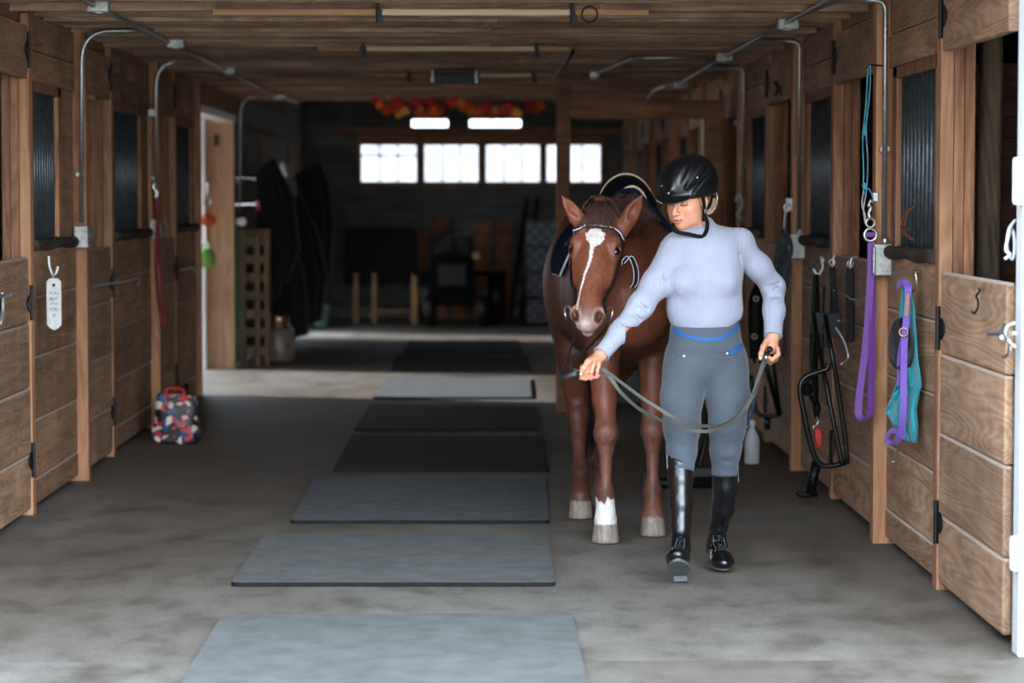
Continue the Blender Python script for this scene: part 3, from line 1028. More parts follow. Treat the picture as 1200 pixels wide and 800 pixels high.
leaves = [(441, 117, 0), (446, 123, 1), (453, 129, 1), (460, 127, 3), (464, 117, 0), (467, 125, 0), (468, 133, 2), (475, 129, 5), (487, 119, 4), (492, 128, 3), (489, 134, 3), (499, 133, 3),
          (504, 121, 0), (509, 129, 1), (517, 127, 3), (514, 133, 1), (528, 118, 0), (535, 113, 0), (533, 122, 1), (541, 120, 2), (548, 124, 0), (544, 128, 1), (553, 130, 2), (560, 132, 1),
          (556, 126, 3), (566, 130, 4), (571, 124, 0), (575, 134, 3), (581, 130, 5), (590, 130, 4), (596, 125, 0), (602, 131, 2), (607, 134, 2), (620, 121, 4), (634, 123, 1), (629, 128, 3)]
for (px, py, ci) in leaves:
    p = P(px, py, y=23.05 + random.uniform(-.05, .05))
    s_ = random.uniform(.085, .12); rot = Euler((random.uniform(-.6, .6), random.uniform(-.6, .6), random.uniform(-.5, .5))).to_matrix()
    a = random.uniform(0, 6.28)
    eu = rot @ Vector((math.cos(a), 0, math.sin(a))); ev = rot @ Vector((-math.sin(a), 0, math.cos(a)))
    obj('leaf', MB().prism([(u * s_ * 1.25, v * s_ * 1.25) for u, v in mapleP], p, eu, ev, .003), M_LEAF[ci], gar)
for px in (457, 596):
    p = P(px, 112, y=23.2)
    obj('hook', MB().box(p.x - .03, p.x + .03, 23.16, 23.24, p.z - .02, p.z + .02), M_WHITE, gar, bevel=.006)

# ================================================================== RIGHT WALL: HANGING TACK
M_PURP = plain('purple_webbing', srgb(112, 58, 146), .6, 0, nscale=120, noise=.12, sheen=.2)
M_PURP2 = plain('violet_webbing', srgb(112, 78, 172), .6, 0, nscale=120, noise=.12, sheen=.2)
M_TEAL = plain('teal_fabric', srgb(24, 140, 152), .65, 0, nscale=30, noise=.12, sheen=.3, bump=.3)
M_MESH = plain('black_mesh', srgb(44, 44, 46), .8, 0, nscale=220, noise=.5)
M_STEEL = plain('bright_steel', srgb(210, 210, 206), .28, .9, nscale=60, noise=.1)
M_TWINE = plain('teal_twine', srgb(80, 168, 186), .8, 0, nscale=90, noise=.2)
M_TWINEW = plain('white_twine', srgb(196, 192, 180), .8, 0, nscale=90, noise=.15)
M_TUBE = plain('black_gloss_tube', srgb(9, 14, 17), .3, .2, nscale=30, noise=.2)
M_LEATH = plain('black_leather', srgb(9, 10, 11), .6, 0, nscale=50, noise=.3, spec=.2)
M_BROWNL = plain('tan_leather', srgb(150, 120, 96), .55, 0, nscale=50, noise=.2)
M_RED = plain('red_plastic', srgb(220, 22, 30), .4, 0, nscale=60, noise=.15)
M_ROPE = plain('dark_rope', srgb(52, 60, 62), .85, 0, nscale=120, noise=.6)


def ring(c, r, eu, ev, n=16):
    c = Vector(c); eu = Vector(eu).normalized(); ev = Vector(ev).normalized()
    return [c + eu * (r * math.cos(2 * PI * i / n)) + ev * (r * math.sin(2 * PI * i / n)) for i in range(n)]


yp = 11.20
t = thing('lead_strap', 'long purple lead strap with steel snap, looped down the nearest right post', 'lead', P(1013, 490, y=yp))
L = spline([P(1021, 283, y=yp), P(1020, 330, y=yp), P(1015, 400, y=yp), P(1008, 455, y=yp), P(1006, 482, y=yp), P(1010, 490, y=yp - .01), P(1016, 489, y=yp - .02), P(1020, 480, y=yp - .03), P(1021, 440, y=yp - .02), P(1022, 380, y=yp), P(1022, 330, y=yp + .02), P(1022, 290, y=yp + .02)], 7)
sd = []
for i, p in enumerate(L):
    f = i / len(L); sd.append(Vector((1, -.15 + (.5 if f > .5 else 0), 0)))
obj('strap', MB().strap(L, .031, .004, sd), M_PURP, t, smooth=False)
bp = P(1020, 275, y=yp - .01)
obj('buckle', MB().tube(ring(bp, .027, (1, 0, 0), (0, 0, 1)), .006, 8, closed=True), M_STEEL, t, smooth=True)
obj('keeper', MB().box(bp.x - .02, bp.x + .02, yp - .02, yp - .008, bp.z - .01, bp.z + .012), M_PURP, t, bevel=.003)
rp_ = P(1020, 261, y=yp)
obj('ring', MB().tube(ring(rp_, .019, (1, 0, 0), (0, 0, 1)), .004, 8, closed=True), M_STEEL, t, smooth=True)
obj('snap', MB().tube(spline([P(1020, 256, y=yp), P(1018, 250, y=yp), P(1021, 243, y=yp), P(1018, 240, y=yp), P(1021, 234, y=yp)], 4), [.008, .009, .009, .008, .006, .008, .009, .009, .008, .006, .008, .009, .009, .008, .006, .006, .006][:17], 8), M_STEEL, t, smooth=True)
t2 = thing('twine_loop', 'blue baling twine looped over a nail on the nearest right post', 'twine', P(1018, 232, y=yp + .03))
yt = yp + .03
obj('loop', MB().tube(spline([P(1017, 79, y=yt), P(1015, 120, y=yt), P(1011, 160, y=yt), P(1012, 200, y=yt), P(1012, 222, y=yt), P(1015, 226, y=yt), P(1017, 190, y=yt), P(1015, 150, y=yt), P(1019, 110, y=yt), P(1020, 79, y=yt), P(1017, 78, y=yt)], 6), .0032, 6), M_TWINE, t2, smooth=True)
obj('knot', MB().ball(P(1013, 152, y=yt), .007, .007, .03), M_TWINE, t2, smooth=True)
obj('knot', MB().ball(P(1013, 218, y=yt), .011, .01, .016), M_TWINE, t2, smooth=True)
obj('cord_tail', MB().tube(spline([P(1012, 222, y=yt), P(1010, 240, y=yt), P(1014, 252, y=yt), P(1014, 262, y=yt), P(1012, 245, y=yt), P(1015, 228, y=yt)], 5), .0028, 6), M_TWINEW, t2, smooth=True)
obj('strand', MB().tube(spline([P(1013, 220, y=yt), P(1019, 222, y=yt), P(1023, 232, y=yt), P(1022, 238, y=yt)], 5), .003, 6), M_TWINE, t2, smooth=True)
nl = obj('wire_nail', MB().tube([P(1016, 79, y=yt), P(1019, 76, y=yt + .01), Vector((1.80, 11.30, P(1020, 76, y=yt).z))], .004, 6), M_BLACK)
tag(nl, 'bent nail in the nearest right post holding the blue twine', 'nail')
pl = obj('eye_plate', MB().box(1.742, 1.766, 11.285, 11.3, 1.52, 1.56), M_STEEL, bevel=.003)
tag(pl, 'small steel eye plate on the nearest right post above the switch box', 'metal plate')


def coat_hook(pts, r, lab, mat=None, y=None):
    o = obj('wall_hook', MB().tube(spline(pts, 6), r, 8), mat or M_STEEL, smooth=True)
    return tag(o, lab, 'hook')


# teal mask and halter
A_, B_ = (1.70, 10.62), (1.795, 10.34)
q = lambda x, y, d=0: Q(x, y, (A_[0] - d, A_[1] - .1 * d), (B_[0] - d, B_[1] - .1 * d))
coat_hook([Vector((1.805, 10.42, 1.235)), q(1073, 318), q(1074, 330), q(1071, 340), q(1067, 342), q(1064, 336)], .005, 'white metal hook holding the teal fly mask')


def sheet(path_l, path_r, nu, nv, depth, folds=4):
    """cloth between two edge polylines (px) on the mask plane"""
    def at(path, v):
        L = len(path) - 1; i = min(int(v * L), L - 1); f = v * L - i
        return (path[i][0] * (1 - f) + path[i + 1][0] * f, path[i][1] * (1 - f) + path[i + 1][1] * f)
    def fn(u, v):
        a = at(path_l, v); b = at(path_r, v)
        x = a[0] + (b[0] - a[0]) * u; y = a[1] + (b[1] - a[1]) * u
        return q(x, y, depth + .012 * math.sin(u * folds * 3.1 + v * 5) + .008 * math.sin(u * 9 - v * 7))
    return MB().grid(fn, nu, nv)


t = thing('fly_mask', 'teal and black mesh horse fly mask hanging from a hook', 'fly mask', q(1062, 520))
obj('cloth', sheet([(1058, 334), (1055, 360), (1052, 385), (1050, 410), (1054, 440), (1046, 462), (1038, 480), (1047, 500), (1062, 516)],
                   [(1066, 334), (1071, 360), (1073, 390), (1075, 420), (1080, 452), (1077, 462), (1074, 480), (1076, 500), (1074, 519)], 14, 30, .03), M_TEAL, t, smooth=True, solid=.006)
obj('eye_mesh', sheet([(1055, 372), (1047, 378), (1042, 395), (1041, 410), (1044, 425), (1050, 432)],
                      [(1060, 372), (1066, 380), (1070, 400), (1070, 415), (1068, 428), (1058, 434)], 12, 18, .055, 2), M_MESH, t, smooth=True, solid=.004)
obj('ear_flap', sheet([(1046, 462), (1042, 472), (1038, 482), (1046, 496)], [(1062, 450), (1064, 462), (1060, 478), (1056, 500)], 8, 10, .055, 2), M_TEAL, t, smooth=True, solid=.004)
t = thing('halter', 'violet webbing halter with brass ring and nameplate hanging over the teal mask', 'halter', q(1058, 522))
hl = [q(1058, 332, .07), q(1064, 338, .075), q(1062, 375, .08), q(1060, 400, .085), q(1059, 440, .085), q(1059, 480, .085), q(1056, 505, .08), q(1050, 518, .075), q(1043, 520, .07), q(1039, 515, .06)]
obj('cheek_strap', MB().strap(spline(hl, 6), .027, .005, (1, -.3, 0)), M_PURP2, t)
hl = [q(1052, 335, .06), q(1058, 331, .07), q(1066, 336, .06)]
obj('crown', MB().strap(spline(hl, 6), .03, .006, (0, 0.3, 1)), M_PURP2, t)
hl = [q(1060, 386, .07), q(1056, 400, .065), q(1053, 420, .06), q(1053, 440, .055), q(1052, 452, .055)]
obj('throat_strap', MB().strap(spline(hl, 6), .012, .004, (1, -.3, 0)), M_PURP2, t)
hl = [q(1039, 514, .06), q(1044, 505, .065), q(1052, 506, .07), q(1060, 512, .075)]
obj('nose_strap', MB().strap(spline(hl, 6), .022, .005, (0, 0, 1)), M_PURP2, t)
obj('nameplate', MB().strap([q(1064, 344, .085), q(1062, 370, .085)], .018, .004, (1, -.3, 0)), M_BROWNL, t, bevel=.002)
for yy in (345, 370): obj('stud', MB().ball(q(1064 - (yy - 344) / 13, yy, .09), .004), M_STEEL, t, smooth=True)
obj('ring', MB().tube(ring(q(1059, 389, .095), .017, (1, -.3, 0), (0, 0, 1)), .004, 8, closed=True), plain('brass', srgb(186, 160, 120), .35, .9), t, smooth=True)
coat_hook([q(1052, 520, .0), q(1051, 532, .02), q(1048, 540, .05), q(1044, 541, .06)], .004, 'small white wire hook just under the violet halter')

# hardware on the nearest right door
xw = WR
def R_(px, py, off=.02): return P(px, py, x=xw - off)
coat_hook([R_(1147, 338, .005), R_(1148, 341, .03), R_(1144, 347, .03), R_(1146, 352, .035), R_(1146, 360, .04), R_(1142, 367, .05), R_(1139, 365, .055)], .004, 'small black hook on the nearest right door', M_BLACK)
t = thing('door_latch', 'white metal gate latch on the nearest right door', 'latch', R_(1180, 400))
obj('bolt', MB().tube([R_(1159, 391, .05), R_(1189, 391, .05)], .008, 8), M_STEEL, t, smooth=True)
obj('keeper', MB().tube(spline([R_(1189, 378, .03), R_(1180, 382, .06), R_(1178, 393, .07), R_(1184, 402, .06), R_(1189, 406, .03)], 5), .006, 8), M_STEEL, t, smooth=True)
obj('arm', MB().tube(spline([R_(1176, 380, .03), R_(1174, 392, .05), R_(1183, 400, .05), R_(1182, 414, .04), R_(1176, 419, .03)], 5), .006, 8), M_STEEL, t, smooth=True)
obj('nut', MB().ball(R_(1174, 396, .06), .014), M_STEEL, t, smooth=True)
t = obj('rope_coil', MB().tube(spline([P(1190, 258, y=8.75), P(1183, 268, y=8.72), P(1180, 285, y=8.7), P(1182, 297, y=8.7), P(1187, 303, y=8.7), P(1189, 285, y=8.72), P(1186, 268, y=8.74), P(1181, 280, y=8.7), P(1179, 293, y=8.68), P(1184, 298, y=8.68), P(1178, 303, y=8.66)], 6), .006, 8), M_WHITE, smooth=True)
tag(t, 'white cord tied in a loop hanging by the nearest right door frame', 'cord')
# upright log behind the nearest door opening
lg = MB().tube([(2.07, 10.35, 0), (2.075, 10.36, .8), (2.068, 10.35, 1.5), (2.075, 10.35, 2.1), (2.07, 10.35, 2.6)], [.052, .048, .05, .045, .046], 14)
tag(obj('log_post', lg, M_LOG, smooth=True), 'rough round log post inside the nearest right stall', 'post')
# feeder rim and rusty hook at the near grille
cage = MB()
for a in (0, 1):
    cage.tube(spline([Vector((WR - .02, 10.55 - a * .07, 1.36)), Vector((WR - .06, 10.55 - a * .07, 1.40)), Vector((WR - .05, 10.56 - a * .07, 1.47)), Vector((WR - .02, 10.56 - a * .07, 1.50))], 5), .004, 6)
cage.tube([(WR - .06, 10.38, 1.41), (WR - .06, 10.58, 1.42)], .004, 6)
tag(obj('wire_bracket', cage, plain('rust', srgb(110, 62, 40), .8, .4, nscale=60, noise=.4), smooth=True), 'rusty wire bracket on the sill of the nearest barred window', 'bracket')

# black tube saddle rack
yr = 12.3
def rk(px, py, dy=0): return P(px, py, y=yr + dy)
t = thing('saddle_rack', 'black tubular folding saddle rack hanging on the right wall, nearest of two', 'saddle rack', rk(965, 546))
obj('hoop', MB().tube(spline([rk(971, 425), rk(969, 432), rk(958, 436), rk(945, 441), rk(938, 450), rk(938, 464), rk(943, 488), rk(948, 512), rk(954, 533), rk(963, 545), rk(978, 545), rk(991, 542)], 6), .0135, 10), M_TUBE, t, smooth=True)
obj('leg', MB().tube(spline([rk(953, 367, .2), rk(960, 408, .1), rk(970, 460, 0), rk(985, 535, -.02), rk(988, 542, -.02)], 5), .012, 10), M_TUBE, t, smooth=True)
obj('leg', MB().tube(spline([rk(967, 370, .1), rk(974, 410, 0), rk(982, 455, 0), rk(990, 510, 0), rk(993, 543, 0)], 5), .012, 10), M_TUBE, t, smooth=True)
a, b = rk(951, 366, .25), rk(966, 392, .25)
obj('mount_plate', MB().box(a.x, b.x, a.y, a.y + .012, b.z, a.z), M_BLACK, t, bevel=.003)
a, b = rk(969, 367, .15), rk(985, 396, .15)
obj('mount_plate', MB().box(a.x, b.x, a.y, a.y + .012, b.z, a.z), M_BLACK, t, bevel=.003)
obj('bolt', MB().ball(rk(983, 376, .13), .008), M_STEEL, t, smooth=True)
# second rack further back
def rk2(px, py, dy=0): return P(px, py, y=14.6 + dy)
t = thing('saddle_rack', 'black tubular saddle rack low on the right wall behind the rider', 'saddle rack', rk2(900, 488))
obj('leg', MB().tube([rk2(895, 400), rk2(898, 430), rk2(913, 486)], .014, 8), M_TUBE, t, smooth=True)
obj('leg', MB().tube([rk2(903, 400), rk2(907, 430), rk2(914, 486)], .012, 8), M_TUBE, t, smooth=True)
obj('hoop', MB().tube(spline([rk2(880, 440), rk2(884, 470), rk2(888, 484), rk2(900, 488), rk2(914, 486)], 5), .013, 8), M_TUBE, t, smooth=True)
obj('peg', MB().tube([rk2(899, 488), rk2(899, 503)], .02, 8), M_TUBE, t, smooth=True)


def pad_strap(pts, w, lab, dy=.0, t_=.018, hook_=True, name='girth', cat='girth'):
    t = thing(name, lab, cat, pts[-1])
    obj('pad', MB().strap(pts, w, t_, (1, -.2, 0)), M_LEATH, t, bevel=.005)
    top = pts[0]
    obj('ring', MB().tube(ring(top + Vector((0, 0, .02)), .014, (1, 0, 0), (0, 0, 1)), .003, 6, closed=True), M_STEEL, t, smooth=True)
    for f in (.25, .75):
        i = int(f * (len(pts) - 1)); obj('stud', MB().ball(pts[i] + Vector((0, -.012, 0)), .005), M_STEEL, t, smooth=True)
    return t


pad_strap([P(996, 314, y=12.1), P(996, 350, y=12.1), P(996, 400, y=12.1)], .040, 'wide black padded girth hanging right of the saddle rack')
pad_strap([P(975, 312, y=12.6), P(977, 340, y=12.6), P(979, 368, y=12.6)], .030, 'narrow black padded girth hanging above the saddle rack')
coat_hook([Vector((1.80, 12.1, P(996, 300, y=12.1).z)), P(998, 303, y=12.1), P(996, 312, y=12.1)], .004, 'steel hook holding the wide black girth')
coat_hook([Vector((1.80, 12.6, P(976, 300, y=12.6).z)), P(978, 300, y=12.6), P(976, 310, y=12.6)], .004, 'steel hook holding the narrow black girth')
coat_hook([P(959, 306, y=13.0) + Vector((.03, 0, 0)), P(962, 302, y=13.0), P(964, 312, y=12.95), P(961, 320, y=12.95), P(957, 321, y=12.95), P(953, 315, y=12.95)], .006, 'white hook holding the black bridle on the right wall', M_WHITE)
t = thing('bridle', 'black bridle with a red tag hanging beside the saddle rack', 'bridle', P(957, 498, y=12.9))
for dx, k in ((-3, 0), (1, 1), (4, 2)):
    pts = spline([P(956 + dx * .4, 321, y=12.9), P(955 + dx, 370, y=12.88), P(953 + dx, 420, y=12.87), P(955 + dx * .6, 455, y=12.86), P(957 + dx * .3, 490, y=12.86)], 6)
    obj('cheek_strap', MB().strap(pts, .016, .006, (1, .2 * k, 0)), M_LEATH, t)
obj('knot', MB().ball(P(946, 456, y=12.85), .03, .02, .035), M_LEATH, t, smooth=True)
obj('knot', MB().ball(P(957, 478, y=12.85), .022, .02, .04), M_LEATH, t, smooth=True)
obj('noseband', MB().tube(spline([P(957, 478, y=12.85), P(950, 465, y=12.8), P(945, 455, y=12.8), P(950, 440, y=12.8), P(958, 436, y=12.85)], 5), .008, 8), M_LEATH, t, smooth=True)
obj('snap', MB().tube(spline([P(957, 488, y=12.85), P(959, 494, y=12.84), P(956, 500, y=12.84)], 5), .005, 8), M_STEEL, t, smooth=True)
tg = thing('key_tag', 'bright red tag clipped under the black bridle', 'tag', P(958, 524, y=12.8))
a = [(954, 503), (961, 501), (963, 508), (962, 522), (958, 525), (955, 518)]
pp = [P(x, y, y=12.8) for x, y in a]
obj('body', MB().prism([(p.x - pp[0].x, p.z - pp[0].z) for p in pp][::-1], pp[0], (1, 0, 0), (0, 0, 1), .02), M_RED, tg, bevel=.004)
obj('ring', MB().tube(ring(P(956, 501, y=12.79), .012, (1, 0, 0), (0, 0, 1)), .003, 6, closed=True), M_STEEL, tg, smooth=True)
# whips hanging between
tag(obj('riding_crop', MB().tube(spline([P(966, 335, y=13.0), P(965, 360, y=13.0), P(964, 420, y=13.0)], 4), [.007, .006, .005, .005, .005, .005, .005, .005, .004][:9], 8), M_BLACK, smooth=True), 'slim black crop hanging between bridle and rack', 'crop')
# metal rods
tag(obj('hook_rod', MB().tube(spline([P(992, 346, y=12.0), P(997, 350, y=11.98), P(1008, 351, y=11.95), P(1014, 349, y=11.9)], 4), .005, 8), M_STEEL, smooth=True), 'steel hook rod sticking out across the second right door', 'hook')
tag(obj('hook_rod', MB().tube(spline([P(979, 383, y=12.05), P(986, 394, y=12.05), P(991, 405, y=12.05), P(994, 419, y=12.05), P(985, 427, y=12.03)], 4), .005, 8), M_STEEL, smooth=True), 'loose dangling steel rod beside the saddle rack', 'hook')
# black padded boot stand on floor
fb = P(950, 583, z=0)
t = thing('jack_stand', 'black padded upright with a small foot on the floor by the right wall', 'stand', fb)
obj('upright', MB().tube([fb + Vector((.0, 0, .02)), P(953, 560, y=fb.y - .02), P(957, 541, y=fb.y - .02)], .026, 12), M_BLACK, t, smooth=True)
obj('foot', MB().tube(spline([fb + Vector((.03, 0, .018)), fb + Vector((-.02, -.02, .018)), fb + Vector((-.055, -.02, .02)), fb + Vector((-.068, -.02, .035))], 4), .014, 8), M_BLACK, t, smooth=True)

# rope bundle on second post
yb = 14.0
t = thing('rope_bundle', 'bundle of dark knotted lead ropes hanging from a ring on the second right post', 'rope', P(920, 345, y=yb))
for k in range(7):
    pts = []
    for j in range(6):
        f = j / 5; pts.append(P(918 + (k - 3) * 2.4 * math.sin(f * 2.6 + .3) + 2.5 * math.sin(k * 2 + f * 7), 268 + f * (64 + 5 * (k % 3)), y=yb + .03 * math.sin(k * 3)))
    obj('rope', MB().tube(spline(pts, 5), .011, 8), M_ROPE, t, smooth=True)
obj('knot', MB().ball(P(919, 282, y=yb - .02), .035, .03, .04), M_ROPE, t, smooth=True)
obj('tie', MB().tube(spline([P(922, 240, y=yb), P(920, 252, y=yb), P(918, 275, y=yb)], 4), .006, 8), M_TWINEW, t, smooth=True)
obj('snap', MB().tube(ring(P(923, 243, y=yb), .02, (1, 0, 0), (0, 0, 1)), .005, 6, closed=True), M_STEEL, t, smooth=True)
tag(obj('eye_plate', MB().box(1.72, 1.755, 14.28, 14.3, 1.46, 1.53), M_WHITE, bevel=.003), 'white eye plate on the second right post above the dark rope bundle', 'metal plate')
# tack behind the rider's arm
t = thing('bridle', 'dark bridle and straps hanging on the right wall behind the rider arm', 'bridle', P(888, 430, y=15.3))
for k in range(5):
    x = 880 + k * 3.4
    pts = spline([P(888, 330, y=15.3), P(x, 350, y=15.25), P(x - 1, 385, y=15.25), P(x + 1, 420 + (k % 2) * 6, y=15.25)], 5)
    obj('strap', MB().strap(pts, .022, .008, (1, .3 * (k - 2), 0)), M_LEATH, t)
for px, py in ((884, 394), (886, 350)): obj('buckle', MB().tube(ring(P(px, py, y=15.2), .014, (1, 0, 0), (0, 0, 1)), .004, 6, closed=True), M_STEEL, t, smooth=True)
# red-brown halter further
t = obj('red_halter', MB().tube(spline([P(868, 262, y=16.9), P(872, 272, y=16.9), P(880, 284, y=16.8), P(884, 276, y=16.8)], 5), .014, 8), plain('dull_red', srgb(96, 44, 36), .7), smooth=True)
tag(t, 'dull red strap hanging on the third right post behind the rider shoulder', 'strap')
t = obj('rope_hank', MB().tube(spline([P(862, 236, y=17.1), P(866, 228, y=17.1), P(870, 240, y=17.1), P(864, 252, y=17.1), P(870, 256, y=17.1)], 5), .012, 8), M_TWINEW, smooth=True)
tag(t, 'pale rope hank on the third right post behind the helmet', 'rope')
for (px, py, y0, lab) in ((864, 144, 18.2, 'small white insulator high on the right wall by the timber frame'), (178, 132, 16.9, 'small white insulator on the second left post')):
    p = P(px, py, y=y0)
    tag(obj('insulator', MB().lathe([(0, 0), (.022, .002), (.028, .012), (.02, .024), (.028, .034), (.016, .044), (0, .046)], p - Vector((0, 0, .022)), 14), M_WHITE, smooth=True), lab, 'insulator')
# white jug
fb = P(881, 543, z=0)
t = thing('plastic_jug', 'translucent white plastic bottle on the floor behind the rider', 'bottle', fb)
obj('body', MB().lathe([(0, 0), (.036, .0), (.043, .01), (.043, .13), (.040, .15), (.024, .19), (.015, .21), (.015, .225)], fb, 20), plain('milky_plastic', srgb(206, 210, 212), .45, 0, nscale=20, noise=.08), t, smooth=True)
obj('cap', MB().lathe([(.018, 0), (.018, .025), (.012, .03)], fb + Vector((0, 0, .222)), 16), M_WHITE, t, smooth=True)
# red triangle toy on the header board of the third door
p = P(761, 0, y=16)
t = obj('bow', MB().tube(spline([P(908, 96, y=15.3), P(912, 104, y=15.25), P(908, 112, y=15.25), P(914, 102, y=15.25), P(916, 112, y=15.25)], 4), .012, 6), plain('dull_red', srgb(96, 44, 36), .7), smooth=True)
tag(t, 'small dark red bow pinned on the header board of the third right door', 'bow')

# black trunk and hoof stand behind the horse
t = thing('tack_trunk', 'black tack trunk standing inside the timber frame behind the horse', 'trunk', (1.15, 18.7, 0))
obj('body', MB().box(.70, 1.60, 18.45, 18.95, .04, .86), M_BLACK, t, bevel=.01)
obj('lid', MB().box(.685, 1.615, 18.43, 18.965, .865, .94), M_BLACK, t, bevel=.015)
for x in (.75, 1.5): obj('foot', MB().box(x, x + .06, 18.47, 18.53, 0, .04), M_BLACK, t)
fb = P(790, 568, z=0)
t = thing('hoof_stand', 'low black metal stand on the floor behind the horse front legs', 'stand', fb)
obj('base_bar', MB().tube([P(755, 566, z=.03), P(838, 565, z=.03)], .03, 10), M_BLACK, t, smooth=True)
obj('wheel', MB().lathe([(0, 0), (.045, 0), (.05, .01), (.05, .03), (.045, .04), (0, .04)], P(756, 562, z=.05), 16, axis=(1, 0, 0)), M_BLACK, t, smooth=True)
obj('plate', MB().box(fb.x + .0, fb.x + .22, fb.y - .05, fb.y + .1, .03, .10), M_BLACK, t, bevel=.01)
obj('strut', MB().tube([P(815, 562, y=fb.y), P(826, 520, y=fb.y + .1), P(832, 480, y=fb.y + .1)], .014, 8), M_BLACK, t, smooth=True)

# ================================================================== LEFT WALL THINGS
def Lw(px, py, off=.02): return P(px, py, x=WL + off)
hp = P(60, 312, y=12.55)
yh = hp.y
t = coat_hook([P(57, 300, y=12.55), P(58, 312, y=12.55), P(62, 322, y=12.54), P(66, 319, y=12.5), P(68, 312, y=12.5)], .006, 'white metal hook on the left wall holding the engraved tag', M_WHITE)
M_TAG = plain('painted_tag', srgb(206, 206, 202), .6, 0, nscale=40, noise=.08)
c = P(63.5, 356, y=12.5); W2 = .036; H2 = .125
sg = thing('engraved_tag', 'white wooden tag with painted words hanging from a hook on the left wall', 'sign', c - Vector((0, 0, H2)))
poly = []
for (u, v) in ((-.55, 1), (-.8, .93), (-1, .86), (-1, -.82), (-.8, -.86), (-.6, -.93), (0, -1.03), (.6, -.93), (.8, -.86), (1, -.82), (1, .86), (.8, .93), (.55, 1)): poly.append((u * W2, v * H2))
o_s = obj('plate', MB().prism(poly[::-1], c, (1, 0, 0), (0, 0, 1), .008), M_TAG, sg, bevel=.002)
obj('hole', MB().lathe([(0, 0), (.008, 0), (.008, .003), (0, .003)], (c.x, c.y - .0095, c.z + .092), 14, axis=(0, 1, 0)), M_BLACK, sg)


def text(s, c, size, mat, parent, name='lettering', rot=(PI / 2, 0, 0)):
    cu = bpy.data.curves.new(name, 'FONT'); cu.body = s; cu.size = size; cu.align_x = 'CENTER'; cu.align_y = 'CENTER'; cu.extrude = .0008
    tmp = bpy.data.objects.new(name, cu); COL.objects.link(tmp)
    dg = bpy.context.evaluated_depsgraph_get()
    me = bpy.data.meshes.new_from_object(tmp.evaluated_get(dg))
    bpy.data.objects.remove(tmp); bpy.data.curves.remove(cu)
    me.materials.clear(); me.materials.append(mat)
    me.transform(Matrix.Translation(c) @ Euler(rot).to_matrix().to_4x4())
    return link(name, me, parent)


for s_, dz, sz in (('YOU', .052, .023), ('BEST', .024, .021), ('I HAVE', .001, .014), ('YOU', -.026, .021), ('IS', -.056, .023)):
    text(s_, (c.x, c.y - .0095, c.z + dz), sz, plain('dark_lettering', srgb(80, 80, 82), .7), sg)
obj('twine', MB().tube([c + Vector((0, -.004, .098)), P(62, 322, y=12.52)], .002, 6), M_TWINEW, sg)
# bolt at far left
t = thing('door_latch', 'steel slide bolt on the nearest left door', 'latch', Lw(3, 352))
obj('bolt', MB().tube([Lw(-6, 348, .03), Lw(13, 345, .04)], .007, 8), M_STEEL, t, smooth=True)
obj('plate', MB().box(WL, WL + .02, Lw(3, 345).y - .1, Lw(3, 345).y + .02, .99, 1.11), M_BLACK, t, bevel=.003)
obj('chain', MB().tube(spline([Lw(2, 342, .03), Lw(3, 350, .03), Lw(3, 366, .03), Lw(0, 380, .03)], 4), .010, 6), M_GALVB, t, smooth=True)
tag(obj('hook_rod', MB().tube(spline([Lw(104, 336, .03), Lw(130, 332, .03), Lw(150, 329, .03), Lw(160, 326, .05), Lw(164, 330, .06), Lw(161, 334, .05)], 5), .007, 8), M_STEEL, smooth=True), 'steel hook rod lying across the second left door', 'hook')
tag(obj('hook_rod', MB().tube(spline([Lw(210, 317, .03), Lw(218, 315, .03), Lw(226, 314, .04), Lw(229, 319, .05)], 5), .007, 8), M_STEEL, smooth=True), 'steel hook rod on the third left panel by the doorway', 'hook')
# pale lath in second left opening
o = MB().box(WL + .0, WL + .02, 14.05, 14.09, 1.50, 2.10); o.box(WL + .0, WL + .02, 14.05, 14.45, 2.08, 2.10)
S('trim_lath', o, M_PALE)
# red lead
t = thing('lead_rope', 'dark red lead rope with steel snap hanging on the second left post', 'lead', P(185, 385, y=16.6))
obj('rope', MB().tube(spline([P(182, 232, y=16.6), P(184, 260, y=16.6), P(183, 310, y=16.6), P(186, 350, y=16.6), P(193, 384, y=16.6), P(191, 340, y=16.6), P(186, 290, y=16.6), P(185, 250, y=16.6), P(183, 232, y=16.6)], 6), .012, 8), plain('dark_red_rope', srgb(110, 34, 34), .8, nscale=100, noise=.3), t, smooth=True)
obj('snap', MB().tube(spline([P(182, 214, y=16.6), P(180, 220, y=16.6), P(184, 226, y=16.6), P(182, 232, y=16.6)], 4), .012, 8), M_STEEL, t, smooth=True)
# doorway toys
yj = 22.5
t = thing('jolly_ball', 'green handled ball hanging on the left doorway post', 'ball', P(242, 314, y=yj))
obj('ball', MB().lathe([(0, 0), (.055, .004), (.082, .03), (.088, .08), (.08, .13), (.055, .165), (.02, .175), (0, .176)], P(241, 314, y=yj), 24), plain('green_rubber', srgb(124, 176, 84), .5, nscale=10, noise=.1), t, smooth=True)
obj('handle', MB().tube(ring(P(240, 288, y=yj), .035, (1, 0, 0), (0, 0, 1.6)), .012, 8, closed=True), M_WHITE, t, smooth=True)
obj('cord', MB().tube([P(241, 282, y=yj), P(240, 262, y=yj)], .008, 6), M_WHITE, t)
t = thing('treat_toy', 'orange and white round toy hanging above the green ball', 'toy', P(240, 265, y=yj))
obj('disc', MB().lathe([(0, 0), (.06, .004), (.09, .03), (.092, .07), (.06, .098), (0, .102)], P(242, 264, y=yj), 24, sx=.7), plain('orange_plastic', srgb(232, 88, 52), .4, nscale=8, noise=.2), t, smooth=True)
obj('label', MB().ball(P(238, 256, y=yj - .05), .045, .03, .035), M_WHITE, t, smooth=True)
